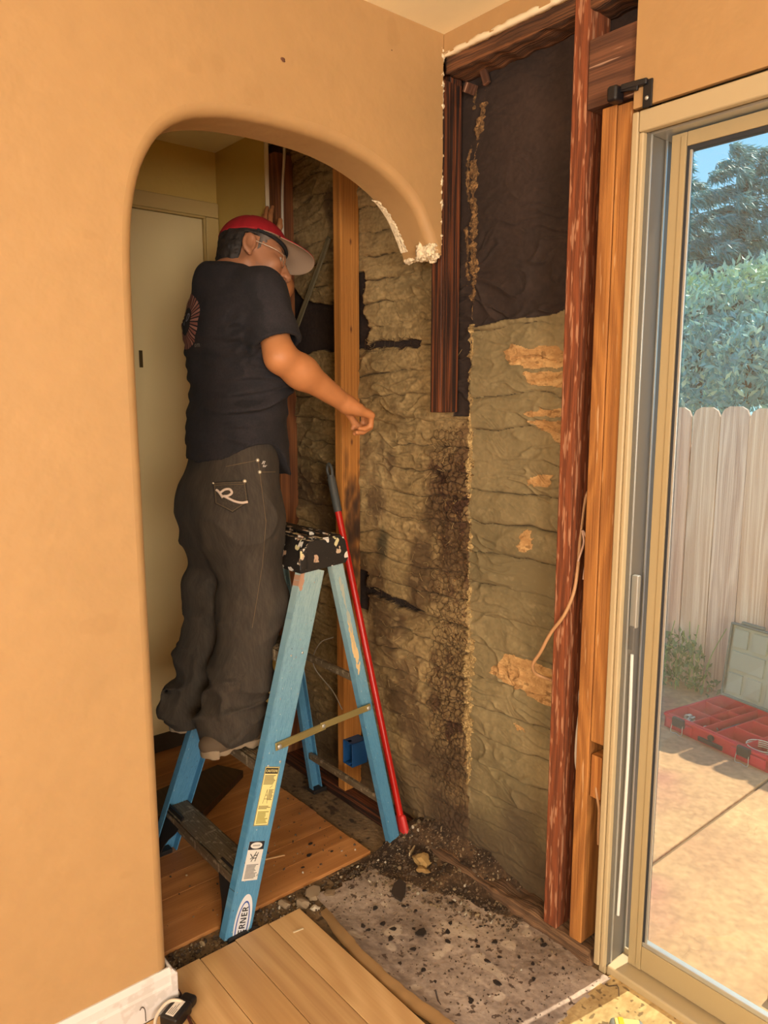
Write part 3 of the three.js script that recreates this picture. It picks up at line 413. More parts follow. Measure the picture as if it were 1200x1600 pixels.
timber('wall_stud', 'red-brown stud with scuffed pale streaks between black paper and cable', 'stud', X0, 1.640, 0.045, 2.42, -1.171, -1.128, M.redStud);
timber('wall_stud', 'left one of the two orange studs nailed together beside the door casing', 'stud', X0, 1.645, 0.05, 2.128, -1.086, -1.0475, M.pine2);
timber('wall_stud', 'right one of the two orange studs nailed together, tight against the door casing', 'stud', X0 + 0.001, 1.645, 0.62, 2.125, -1.046, -1.007, M.pine2);
timber('wood_block', 'short orange block at the foot of the paired door studs', 'block', X0 + 0.004, 1.62, 0.47, 0.585, -1.043, -1.012, M.pine);
timber('header_beam', 'brown paint-specked header block above the paired studs under the curtain bracket', 'beam', X0 - 0.002, 1.65, 2.135, 2.285, -1.126, -0.90, M.brown, 'z');
timber('wood_block', 'upper dark wood block behind the cut wall corner', 'block', 1.585, 1.63, 2.282, 2.40, -1.668, -1.602, M.darkStud);
timber('wood_block', 'lower red-brown wood block behind the cut wall corner', 'block', 1.58, 1.62, 2.13, 2.272, -1.69, -1.648, M.brown);
tag(mesh('top_plate', uvBox(rough(new THREE.BoxGeometry(0.088, 0.055, 0.60, 6, 5, 60).translate(1.604, 2.382, -1.30), 0.010, 26), 'z'), std({ map: woodTex([60, 38, 24], [118, 76, 46], { seed: 49, fine: 0.9 }), bumpMap: woodBump, bumpScale: 0.003, roughness: 0.9 })), 'brown top plate under the ceiling above the black paper', 'plate');
timber('top_plate', 'dark top plate above the hall studs', 'plate', X0 + 0.002, 1.65, 2.42, 2.449, -2.515, -1.72, M.darkStud, 'z');
tag(mesh('sole_plate', uvBox(rough(new THREE.BoxGeometry(0.09, 0.045, 0.70, 8, 5, 90).translate(1.603, 0.020, -1.37), 0.014, 28), 'z'), std({ map: woodTex([84, 62, 44], [132, 100, 72], { seed: 48, fine: 0.8, spots: 0.5, spotC: [60, 44, 32] }), bumpMap: woodBump, bumpScale: 0.003, roughness: 0.95 })), 'rotten brown sole plate along the foot of the opened wall', 'plate');
tag(mesh('sole_plate', bxu(X0, 1.65, 0.0, 0.045, -2.515, -1.72, 0.003, 'z'), M.darkStud), 'dark sole plate behind the ladder below the hall studs', 'plate');
tag(mesh('diagonal_brace', bar([1.616, 1.70, -2.465], [1.616, 2.03, -2.222], 0.022, 0.006, [0, 0, 1], 0.001), std({ map: woodTex([92, 84, 62], [128, 118, 90], { seed: 44 }), roughness: 0.8 })), 'thin grey diagonal strip between the two hall studs', 'brace');
// cables in the opened wall
const cableM = flat('#b78c62', 0.55), cableW = flat('#cfc6b4', 0.55);
function cable(label, pts, r, m) { const t = tube(pts, r, 7, pts.length * 7); return tag(mesh('cable', t, m), label, 'cable'); }
cable('cream cable looping down beside the scuffed red stud', [[1.625, 1.255, -1.118], [1.615, 1.233, -1.126], [1.60, 1.141, -1.128], [1.585, 1.063, -1.121], [1.57, 0.988, -1.121], [1.553, 0.93, -1.135], [1.55, 0.875, -1.172], [1.55, 0.812, -1.205], [1.555, 0.77, -1.232], [1.58, 0.737, -1.24], [1.61, 0.72, -1.21]], 0.0048, cableM);
cable('pinkish wire curling off the cable next to the paired door studs', [[1.58, 1.07, -1.118], [1.586, 1.12, -1.108], [1.588, 1.15, -1.115], [1.584, 1.11, -1.09], [1.57, 1.06, -1.09], [1.564, 1.03, -1.089]], 0.0028, flat('#c8a793', 0.6));
cable('grey-white cable bowed between red stud and paired studs at knee height', [[1.63, 0.75, -1.11], [1.61, 0.722, -1.115], [1.6, 0.665, -1.108], [1.6, 0.59, -1.114], [1.6, 0.519, -1.112], [1.61, 0.47, -1.105]], 0.005, cableW);
cable('tan cable end below the short block beside the door casing', [[1.59, 0.545, -1.03], [1.565, 0.50, -1.026], [1.563, 0.45, -1.014], [1.568, 0.39, -1.016], [1.58, 0.34, -1.022]], 0.004, cableM);
cable('white cable stapled down the hall stud above the raised hand', [[1.598, 2.40, -2.466], [1.594, 2.34, -2.466], [1.585, 2.25, -2.466], [1.582, 2.15, -2.466], [1.584, 2.02, -2.466], [1.60, 1.8, -2.466], [1.60, 1.5, -2.466]], 0.0052, cableW);
cable('thin grey wire hanging behind the ladder across the hall stud', [[1.556, 0.62, -2.14], [1.52, 0.60, -2.17], [1.5, 0.52, -2.19], [1.54, 0.42, -2.12], [1.556, 0.36, -2.09]], 0.002, flat('#8a8274', 0.6));
{
  const b = thing('outlet_box', 'blue plastic outlet box low on the orange stud behind the ladder', 'outlet box', [1.552, 0.205, -2.055]), m = flat('#1f4f86', 0.45);
  mesh('shell', merge([box(0, 0.07, 0, 0.09, -0.028, -0.024), box(0, 0.07, 0, 0.09, 0.024, 0.028), box(0, 0.07, 0, 0.004, -0.028, 0.028), box(0, 0.07, 0.086, 0.09, -0.028, 0.028), box(0.066, 0.07, 0, 0.09, -0.028, 0.028)].map((g) => g.translate(0, -0.045, 0))), m, b);
  for (const y of [-0.04, 0.04]) mesh('screw_lug', box(0.002, 0.02, y - 0.005, y + 0.005, -0.008, 0.008), m, b);
}
{
  const b = thing('curtain_bracket', 'black curtain rod bracket above the sliding door corner', 'bracket', [XB, 2.1, -0.962]), m = flat('#14141a', 0.4);
  const plate = mesh('mounting_plate', box(-0.005, 0, -0.006, 0.05, -0.011, 0.011, 0.002), m, b); mesh('screw', new THREE.SphereGeometry(0.0045, 12, 8).scale(0.6, 1, 1).translate(-0.006, 0.012, 0), M.alu, plate);
  mesh('arm', bar([-0.004, 0.046, 0], [-0.012, 0.047, -0.06], 0.014, 0.014, [1, 0, 0], 0.004), m, b);
  mesh('rod_cup', box(-0.03, 0.004, 0.02, 0.054, -0.086, -0.06, 0.007), m, b);
  mesh('brace', bar([-0.008, 0.038, -0.02], [-0.012, 0.045, -0.062], 0.008, 0.012, [1, 0, 0], 0.002), m, b);
}
// ---------- sliding door ----------
{
  const C = M.cream, d = struct('door_2', merge([bxu(1.568, 1.70, 0, 2.075, -0.997, -0.978, 0.002), bxu(1.568, 1.70, 0, 2.075, 0.84, 0.86, 0.002), bxu(1.568, 1.70, 2.058, 2.088, -0.99, 0.86, 0.002, 'z')]), C);
  mesh('casing', merge([bxu(1.547, 1.567, 0.03, 2.094, -1.001, -0.9845, 0.004), bxu(1.550, 1.567, 0.03, 2.05, -0.984, -0.972, 0.004)]), C, d);
  mesh('casing', bxu(1.547, 1.567, 2.05, 2.094, -0.9838, 0.90, 0.004, 'z'), C, d);
  mesh('casing', bxu(1.547, 1.567, 0.03, 2.05, 0.85, 0.90, 0.004), C, d);
  mesh('sill', merge([bxu(1.572, 1.72, -0.06, 0.026, -0.978, 0.85, 0.006, 'z'), bxu(1.648, 1.654, 0.02, 0.04, -0.975, 0.85, 0.001, 'z')]), C, d);
  mesh('track', merge([bxu(1.586, 1.591, 0.02, 2.056, -0.9768, -0.973, 0.001), bxu(1.648, 1.654, 0.02, 2.056, -0.9768, -0.9725, 0.001), bxu(1.586, 1.70, 2.051, 2.057, -0.975, 0.84, 0.001, 'z')]), M.alu, d);
  mesh('jamb_liner', bxu(1.572, 1.70, 0.02, 2.056, -0.9778, -0.9765, 0.0003), flat('#6f6a5f', 0.6), d);
  mesh('weatherstrip', tube([[1.600, 0.86, -0.966], [1.601, 0.6, -0.963], [1.598, 0.35, -0.964], [1.600, 0.16, -0.968]], 0.004, 8, 20), M.rubberWhite, d);
  const latch = mesh('latch_keeper', bxu(1.588, 1.602, 0.93, 1.06, -0.971, -0.953, 0.003), flat('#a7a8a4', 0.4, { metalness: 0.5 }), d);
  mesh('latch_slot', box(1.586, 1.589, 0.875, 0.935, -0.968, -0.956, 0.001), flat('#77797a', 0.4, { metalness: 0.5 }), latch);
  const glass = new THREE.MeshPhysicalMaterial({ color: new THREE.Color('#f6fbfa'), roughness: 0, transmission: 0.975, thickness: 0, ior: 1.4 });
  const panel = (x, z0, z1) => {
    const F = M.creamFrame, p = mesh('sash', merge([bxu(x - 0.011, x + 0.011, 0.03, 2.048, z0, z0 + 0.036, 0.002), bxu(x - 0.011, x + 0.011, 0.03, 2.048, z1 - 0.036, z1, 0.002), bxu(x - 0.011, x + 0.011, 0.033, 0.098, z0 + 0.036, z1 - 0.036, 0.002, 'z'), bxu(x - 0.011, x + 0.011, 2.018, 2.048, z0 + 0.036, z1 - 0.036, 0.002, 'z'), bxu(x - 0.014, x - 0.010, 0.04, 2.04, z0 + 0.024, z0 + 0.036, 0.001)]), F, d);
    mesh('gasket', merge([bxu(x - 0.009, x + 0.009, 0.098, 2.018, z0 + 0.036, z0 + 0.043, 0.001), bxu(x - 0.009, x + 0.009, 0.098, 2.018, z1 - 0.043, z1 - 0.036, 0.001), bxu(x - 0.009, x + 0.009, 2.008, 2.018, z0 + 0.04, z1 - 0.04, 0.001)]), M.gasket, p);
    mesh('glazing_bead', merge([bxu(x - 0.010, x + 0.008, 0.098, 0.112, z0 + 0.036, z1 - 0.036, 0.003), bxu(x - 0.009, x - 0.004, 0.112, 2.01, z0 + 0.043, z0 + 0.049, 0.001)]), M.alu, p);
    mesh('pane', box(x - 0.0005, x + 0.0005, 0.1, 2.014, z0 + 0.04, z1 - 0.04, 0), glass, p);
  };
  panel(1.628, -0.944, 0.0); panel(1.676, -0.05, 0.84);
}
// ---------- outside: patio, ground, fence, hedge, trees ----------
const GY = -0.06;
{
  const map = tex(1024, 1024, (u, v) => { const n = pf(u, v, 4, 4, 121), g = pf(u, v, 70, 70, 122, 3), vein = Math.abs(pf(u, v, 5, 7, 123, 4)), c = mix3(mix3([182, 136, 100], [200, 160, 114], clamp(0.5 + n)), [178, 122, 100], clamp(pf(u, v, 3, 3, 124) * 1.6)); return mix3(c.map((x) => x * (1 + 0.14 * g)), [120, 86, 62], sstep(0.010, 0.0, vein) * 0.22 * sstep(0.0, 0.3, pf(u, v, 6, 6, 127))); }, 1.3, 1.3);
  const m = std({ map, bumpMap: bump(512, 512, (u, v) => 0.5 + 0.35 * pf(u, v, 12, 12, 125, 5) , 1.3, 1.3), bumpScale: 0.006, roughness: 0.9 });
  const p = struct('patio', bxu(1.75, 4.2, GY - 0.12, GY - 0.012, -6, 4, 0, 'z'), flat('#8a6e50', 0.95));
  for (const [a, b] of [[-6, -3.606], [-3.594, -1.206], [-1.194, 1.2], [1.212, 4]]) for (const [c, e] of [[1.752, 4.19]]) mesh('concrete_slab', bxu(c, e, GY - 0.05, GY, a, b, 0.006, 'z'), m, p);
  struct('ground', uvBox(box(4.2, 60, GY - 0.2, GY - 0.02, -50, 40, 0), 'z'), std({ map: tex(256, 256, (u, v) => mix3([96, 92, 52], [126, 112, 70], clamp(0.5 + pf(u, v, 8, 8, 126))), 3, 3), roughness: 1 }));
}
{
  const f = thing('fence', 'weathered wooden fence of dog-eared boards behind the patio', 'fence', [3.8, GY, -1.5]);
  const mats = [0, 1, 2, 3].map((k) => std({ map: woodTex([[206, 172, 150], [214, 178, 152], [200, 168, 150], [206, 164, 142]][k], [[250, 226, 204], [252, 228, 204], [246, 222, 202], [248, 212, 186]][k], { seed: 130 + k, rings: 4, fine: 0.7, rx: 0.16, ry: 1.6 }), bumpMap: woodBump, bumpScale: 0.002, roughness: 0.95 })), r = rng(5);
  const outline = [[-0.0715, 0], [0.0715, 0], [0.0715, 1.445], [0.058, 1.475], [0.03, 1.492], [-0.03, 1.492], [-0.058, 1.475], [-0.0715, 1.445]];
  for (let k = -18; k < 26; k++) { const g = uvBox(prism(outline, (a, b, t) => [t * 0.016, b, a]), 'y', r() * 3, r() * 3); const b = mesh('board', g, mats[Math.floor(r() * 4)], f); b.position.set((r() - 0.5) * 0.006, (r() - 0.5) * 0.012 - 0.0, k * 0.1485 + 0.004); b.rotation.x = (r() - 0.5) * 0.006; }
  for (const y of [0.28, 1.2]) mesh('rail', bxu(0.018, 0.056, y, y + 0.089, -2.8, 3.9, 0.003, 'z'), mats[0], f);
  for (const z of [-2.4, 0, 2.4]) mesh('post', bxu(0.018, 0.107, 0, 1.5, z - 0.045, z + 0.045, 0.003), mats[1], f);
}
function leafGeo(L, W) { const g = new THREE.BufferGeometry(); g.setAttribute('position', new THREE.BufferAttribute(new Float32Array([0, 0, 0, W / 2, L * 0.5, 0.1 * W, -W / 2, L * 0.5, 0.1 * W, 0, L, -0.15 * L, 0, L * 0.5, -0.12 * W]), 3)); g.setIndex([0, 1, 4, 0, 4, 2, 1, 3, 4, 4, 3, 2]); g.computeVertexNormals(); return g; }
const leafMat = (hex) => new THREE.MeshPhysicalMaterial({ color: new THREE.Color(hex), roughness: 0.45, transmission: 0.45, thickness: 0 });
function leaves(name, parent, geo, mat, list) { // list of [x, y, z, rx, ry, rz, s, tone]
  const im = new THREE.InstancedMesh(geo, mat, list.length), o = new THREE.Object3D(), c = new THREE.Color(); im.name = name; im.castShadow = im.receiveShadow = true;
  list.forEach(([x, y, z, a, b, e, s, t], i) => { o.position.set(x, y, z); o.rotation.set(a, b, e); o.scale.setScalar(s); o.updateMatrix(); im.setMatrixAt(i, o.matrix); im.setColorAt(i, c.setRGB(...t)); });
  parent.add(im); return stuff(im);
}
{
  const h = thing('hedge', 'dense green hedge rising just behind the wooden fence', 'hedge', [4.9, GY, -2.6]), r = rng(11), L = [];
  const top = (z) => 2.42 + 0.14 * vn(z * 1.7, 1) + 0.12 * vn(z * 5, 2), front = (z, y) => -0.45 + 0.16 * vn(z * 2.2, y * 2.2) + 0.1 * vn(z * 6, y * 6, 3) + 0.35 * sstep(top(z) - 0.5, top(z), y);
  for (let k = 0; k < 30000; k++) { const z = -3.2 + r() * 5.6, y = 1.15 + r() * (top(z) - 1.1), x = front(z, y) + 0.3 * Math.pow(r(), 2), t = 0.7 + 0.5 * r(), y2 = clamp((y - 1.9) / 0.6); L.push([x, y, z, r() * 2.4 - 1.2, r() * 6.3, r() * 2.4 - 1.2, 0.7 + 0.7 * r(), mix3([0.32 * t, 0.58 * t, 0.58 * t], [0.80 * t, 0.92 * t, 0.66 * t], clamp(y2 * (0.4 + 0.6 * r()) + (r() < 0.18 ? 0.8 : 0)))]); }  // paler upper and scattered leaves carry sunlight and glints in their colour
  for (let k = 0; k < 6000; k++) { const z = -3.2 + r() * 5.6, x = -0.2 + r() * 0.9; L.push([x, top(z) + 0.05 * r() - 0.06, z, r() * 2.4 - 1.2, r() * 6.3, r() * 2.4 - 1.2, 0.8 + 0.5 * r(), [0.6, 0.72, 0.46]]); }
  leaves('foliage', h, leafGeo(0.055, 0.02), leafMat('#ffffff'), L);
  const gs = []; for (let k = 0; k < 14; k++) gs.push(new THREE.CylinderGeometry(0.02, 0.035, 1.9, 7).translate(0.35 + 0.1 * (k % 2), 0.95, -3 + k * 0.4)); mesh('stem', merge(gs), flat('#4a3a28', 0.9), h);
}
function conifer(x, z, H, label, seed) {
  const t = thing('conifer', label, 'tree', [x, GY, z]), r = rng(seed), L = [], bark = flat('#4c4038', 0.95), gs = [];
  mesh('trunk', rough(new THREE.CylinderGeometry(0.012, 0.2, H * 0.97, 10, 12).translate(0, H * 0.485, 0), 0.02, 3), bark, t);
  for (let k = 0; k < 74; k++) {
    const y = lerp(0.26, 0.99, k / 73) * H, len = (0.25 + 2.2 * Math.pow(1 - k / 75, 0.75)) * (0.75 + 0.5 * r()), a = k * 2.4 + r() * 0.6, pts = [];
    for (let q = 0; q <= 6; q++) { const s = q / 6; pts.push([Math.cos(a) * len * s, y + len * (0.22 * s - 0.30 * s * s) + 0.05 * vn(s * 3, k), Math.sin(a) * len * s]); }
    gs.push(tube(pts, 0.008, 5, 10));
    const n = Math.floor(420 * len + 50);
    for (let q = 0; q < n; q++) { const s = Math.pow(r(), 0.6), i = Math.min(5, Math.floor(s * 6)), f = s * 6 - i, w = 0.42 * (1 - s * 0.6) * len * 0.5 * (r() - 0.5) * 2, p = [0, 1, 2].map((c) => lerp(pts[i][c], pts[i + 1][c], f)); const T = 0.75 + 0.5 * r(); L.push([p[0] - Math.sin(a) * w, p[1] + 0.05 - 0.17 * r() - Math.abs(w) * 0.2, p[2] + Math.cos(a) * w, 1.9 + r() * 0.9, r() * 6.3, r() * 1.2 - 0.6, 0.7 + 0.9 * r(), [0.30 * T, 0.48 * T, 0.44 * T]]); }
  }
  mesh('branches', merge(gs), bark, t); leaves('needles', t, leafGeo(0.15, 0.022), leafMat('#ffffff'), L);
}
conifer(14, -6.7, 6.0, 'drooping blue-green conifer whose trunk shows above the hedge', 3);
conifer(14.2, -8.9, 7.6, 'taller conifer half hidden by the door frame at the left of the pane', 8);
{
  const w = thing('weed_clump', 'clump of green weeds at the foot of the fence beside the toolbox', 'weeds', [3.70, GY, -2.0]), r = rng(21), L = [], gs = [];
  for (let k = 0; k < 360; k++) { const h = 0.27 * Math.pow(r(), 1.5); L.push([(r() - 0.5) * 0.16, 0.01 + h, (r() - 0.5) * (0.5 - h), r() * 2 - 1, r() * 6.3, r() * 2 - 1, 0.5 + 0.6 * r(), mix3([0.10, 0.20, 0.07], [0.36, 0.46, 0.24], r())]); }
  leaves('foliage', w, leafGeo(0.05, 0.022), leafMat('#ffffff'), L);
  for (let k = 0; k < 16; k++) { const a = (r() - 0.5) * 0.2, z = (r() - 0.5) * 0.36, b = (r() - 0.5) * 0.22; gs.push(tube([[a * 0.4, 0, z], [a * 0.4, 0.14 + r() * 0.08, z + b * 0.4], [a, 0.24 + r() * 0.14, z + b]], 0.0022, 4, 8)); }
  mesh('grass_blades', merge(gs), flat('#8fae62', 0.7), w);
}
// red parts organiser, its clear lid thrown open against the fence
{
  const t = thing('parts_organizer', 'red compartment toolbox with its clear lid open, on the patio by the fence', 'toolbox', [3.20, GY, -1.745], -rad(10.5)), red = flat('#c4283c', 0.5), dark = flat('#23262b', 0.5), W = 0.53, D = 0.42, H = 0.072;
  mesh('tray', merge([box(0, D, 0, 0.006, 0, W, 0), box(0, 0.012, 0, H, 0, W, 0.003), box(D - 0.012, D, 0, H, 0, W, 0.003), box(0, D, 0, H, 0, 0.012, 0.003), box(0, D, 0, H, W - 0.012, W, 0.003), box(-0.014, 0.0, 0.012, 0.052, 0.02, 0.06, 0.004), box(-0.014, 0, 0.012, 0.052, 0.125, 0.16, 0.004), box(-0.014, 0, 0.012, 0.052, 0.36, 0.395, 0.004), box(-0.014, 0, 0.012, 0.052, 0.45, 0.52, 0.004), box(-0.008, 0, H - 0.016, H - 0.004, 0.0, W, 0.003)]), red, t);
  for (const z of [0.135, 0.20, 0.262, 0.40]) mesh('divider', box(0.012, D - 0.012, 0.004, H - 0.006, z - 0.0025, z + 0.0025, 0.001), red, t);
  for (const [x, a, b] of [[0.15, 0.012, 0.2], [0.28, 0.012, 0.2], [0.15, 0.262, W - 0.012], [0.28, 0.262, W - 0.012]]) mesh('divider', box(x - 0.0025, x + 0.0025, 0.004, H - 0.006, a, b, 0.001), red, t);
  const blue = flat('#2c3f63', 0.5); mesh('long_tray_liner', box(0.014, D - 0.014, 0.006, 0.02, 0.203, 0.259, 0.002), blue, t);
  mesh('logo_panel', box(-0.02, -0.012, 0.012, 0.034, 0.20, 0.325, 0.004), dark, t); mesh('front_dial', new THREE.CylinderGeometry(0.014, 0.014, 0.01, 20).rotateZ(PI / 2).translate(-0.012, 0.046, 0.262), dark, t);
  for (const z of [0.09, 0.425]) { const l = mesh('latch', box(-0.024, -0.004, 0.03, 0.074, z - 0.03, z + 0.03, 0.005), dark, t); mesh('bail', tube([[-0.02, 0.045, z - 0.028], [-0.027, 0.0, z - 0.028], [-0.028, -0.006 + 0.01, z], [-0.027, 0.0, z + 0.028], [-0.02, 0.045, z + 0.028]], 0.002, 6, 30), M.alu, l); }
  const clear = new THREE.MeshPhysicalMaterial({ color: new THREE.Color('#d2d6c6'), roughness: 0.3, transmission: 0.5, thickness: 0 }), edge = flat('#70786e', 0.5);
  const lid = new THREE.Group(); lid.name = 'lid'; lid.position.set(D - 0.004, H, 0); lid.rotation.z = -rad(7); t.add(lid); lid.userData.label = 'clear ribbed lid';
  mesh('sheet', box(-0.003, 0.003, 0.0, 0.37, 0.004, W - 0.004, 0.002), clear, lid);
  mesh('rim', merge([box(-0.018, 0.006, 0, 0.37, 0, 0.01, 0.004), box(-0.018, 0.006, 0, 0.37, W - 0.01, W, 0.004), box(-0.018, 0.006, 0.36, 0.372, 0, W, 0.004), box(-0.018, 0.006, 0, 0.012, 0, W, 0.004), box(-0.01, 0.01, 0.372, 0.386, 0.05, 0.17, 0.004), box(-0.01, 0.01, 0.372, 0.386, 0.33, 0.45, 0.004)]), edge, lid);
  const cell = (z0, z1, y0, y1) => mesh('lid_rib', merge([box(-0.012, -0.003, y0, y0 + 0.005, z0, z1, 0.002), box(-0.012, -0.003, y1 - 0.005, y1, z0, z1, 0.002), box(-0.012, -0.003, y0, y1, z0, z0 + 0.005, 0.002), box(-0.012, -0.003, y0, y1, z1 - 0.005, z1, 0.002), box(-0.012, -0.0095, y0, y1, z0, z1, 0.001)]), clear, lid);
  for (const s of [0, 0.265]) { cell(s + 0.022, s + 0.10, 0.255, 0.345); cell(s + 0.125, s + 0.2, 0.255, 0.345); cell(s + 0.022, s + 0.2, 0.145, 0.235); cell(s + 0.022, s + 0.10, 0.03, 0.125); cell(s + 0.125, s + 0.2, 0.03, 0.125); }
  mesh('lid_spine', box(-0.012, -0.003, 0.015, 0.355, 0.228, 0.27, 0.004), clear, lid);
  const put = (label, g, m, cat) => { const o = mesh(cat === 'tool' ? 'hand_tool' : 'coiled_wire', g.applyMatrix4(new THREE.Matrix4().makeRotationY(-rad(10.5)).setPosition(3.20, GY, -1.745)), m); return tag(o, label, cat); };
  put('dark grey hand tool lying in the long middle slot of the red toolbox', merge([new THREE.CapsuleGeometry(0.013, 0.12, 4, 10).rotateZ(PI / 2).translate(0.17, 0.035, 0.232), box(0.25, 0.36, 0.026, 0.036, 0.226, 0.238, 0.003)]), flat('#3b4450', 0.4), 'tool');
  put('pale coil of wire in the right front bin of the red toolbox', tube(Array.from({ length: 40 }, (_, i) => [0.08 + 0.05 * Math.cos(i * 0.7), 0.03 + 0.001 * i, 0.44 + 0.06 * Math.sin(i * 0.7)]), 0.0025, 5, 160), flat('#d8cdbc', 0.5), 'coil');
  const r = rng(31), fg = []; for (let k = 0; k < 26; k++) fg.push(new THREE.TorusGeometry(0.010, 0.0045, 6, 12).rotateX(r() * 3).rotateY(r() * 3).translate(0.03 + 0.10 * r(), 0.018 + 0.02 * r(), (k % 2 ? 0.03 : 0.15) + 0.045 * r()));
  stuff(tag(mesh('small_fittings', merge(fg).applyMatrix4(new THREE.Matrix4().makeRotationY(-rad(10.5)).setPosition(3.20, GY, -1.745)), flat('#c4beb2', 0.35, { metalness: 0.5 })), 'heap of small bright metal fittings in the front bins of the red toolbox', 'fittings'));
}
tag(mesh('wood_offcut', bxu(1.87, 2.02, GY, GY + 0.045, -0.695, -0.60, 0.004, 'x'), M.pine), 'pale wood offcut on the sunny patio at the door\'s right', 'offcut');
// ---------- floor coverings ----------
{
  const r = rng(41);
  const plank = (x0, x1, y0, y1, z0, z1, along, mats) => { const w = 0.0008, g = along === 'z' ? box(x0 + w, x1 - w, y0, y1, z0, z1, 0.0014) : box(x0, x1, y0, y1, z0 + w, z1 - w, 0.0014); mesh('plank', uvBox(g, along, r() * 3, r() * 5), mats[Math.floor(r() * 3)], floor); };
  for (let k = 0; k < 4; k++) { const x = 0.675 + k * 0.104; plank(x, x + 0.104, 0, 0.02, [-0.42, -0.66, -0.30, -0.52][k], 1.2, 'z', M.plank); plank(x, x + 0.104, 0, 0.02, -1.684 + 0.004 * (k % 2), [-0.422, -0.662, -0.302, -0.522][k], 'z', M.plank); }
  for (let k = 0; k < 4; k++) { const x = 0.675 + k * 0.104; plank(x, x + 0.104, 0, 0.02, 1.202, 3, 'z', M.plank); }
  for (let k = 0; k < 27; k++) { const x1 = 0.675 - k * 0.104, c = (k * 0.37) % 1.6; plank(x1 - 0.104, x1, 0, 0.02, -1.572, c, 'z', M.plank); plank(x1 - 0.104, x1, 0, 0.02, c + 0.002, 3, 'z', M.plank); }
  for (let k = 0; k < 11; k++) { const z1 = -1.772 - k * 0.102, c = 0.25 + ((k * 0.43) % 0.9), e = 1.428 + 0.006 * (r() - 0.5); plank(-1, c, 0, 0.012, z1 - 0.102, z1, 'x', M.hallPlank); plank(c + 0.001, e, 0, 0.012, z1 - 0.102, z1, 'x', M.hallPlank); }
  mesh('plywood', bxu(1.16, 1.6, 0, 0.006, -0.965, 3, 0.001, 'x'), M.ply, floor);
  // grey paper over the floor, its left edge curling up
  const edge = [[-1.66, 1.14], [-1.62, 1.133], [-1.55, 1.117], [-1.478, 1.105], [-1.4, 1.099], [-1.307, 1.097], [-1.2, 1.103], [-1.1, 1.116], [-0.96, 1.13]], eX = (z) => { for (let i = 0; i < edge.length - 1; i++) if (z <= edge[i + 1][0]) return lerp(edge[i][1], edge[i + 1][1], clamp((z - edge[i][0]) / (edge[i + 1][0] - edge[i][0]))); return 1.13; };
  const NX = 90, NZ = 110, pos = [], uv = [], idx = [], Z0 = -1.70, Z1 = -0.955, lift = (z) => 0.016 * sstep(-1.66, -1.5, z) + 0.004;
  for (let j = 0; j <= NZ; j++) for (let i = 0; i <= NX; i++) { const z = lerp(Z0, Z1, j / NZ) + (j === 0 ? 0.012 * vn(i * 0.3, 1) : 0), xe = eX(z) + 0.022 + 0.003 * vn(z * 40, 2), x = lerp(xe, 1.562, i / NX), d = x - xe; pos.push(x, 0.0045 + lift(z) * Math.exp(-d * 30) + 0.0022 * (1 + vn(x * 14, z * 14)) + 0.0012 * vn(x * 45, z * 45), z); uv.push(x, z); }
  for (let j = 0; j < NZ; j++) for (let i = 0; i < NX; i++) { const a = j * (NX + 1) + i, b = a + 1, c = a + NX + 1, d = c + 1; idx.push(a, c, b, b, c, d); }
  const g = new THREE.BufferGeometry(); g.setAttribute('position', new THREE.BufferAttribute(new Float32Array(pos), 3)); g.setAttribute('uv', new THREE.BufferAttribute(new Float32Array(uv), 2)); g.setIndex(idx); g.computeVertexNormals();
  const p = tag(mesh('floor_paper', g, M.paper), 'dusty grey sheet of floor paper between plank edge and opened wall', 'floor paper');
  // the brown underside of the curled edge, down to the boards
  const q = [], qi = []; for (let j = 0; j <= 60; j++) { const z = lerp(-1.64, Z1, j / 60), x = eX(z) + 0.022 + 0.003 * vn(z * 40, 2), y = 0.006 + lift(z); q.push(x + 0.001, y + 0.001, z, x - 0.008, y - 0.001, z, x - 0.019, 0.009, z, x - 0.021, 0.004, z); }
  for (let j = 0; j < 60; j++) for (let k = 0; k < 3; k++) { const a = j * 4 + k, b = a + 1, c = a + 4, d = c + 1; qi.push(a, b, c, b, d, c); }
  const e = new THREE.BufferGeometry(); e.setAttribute('position', new THREE.BufferAttribute(new Float32Array(q), 3)); e.setIndex(qi); e.computeVertexNormals(); mesh('curled_edge', uvBox(e, 'z'), std({ color: new THREE.Color('#8a6a42'), roughness: 0.9 }), p);
}
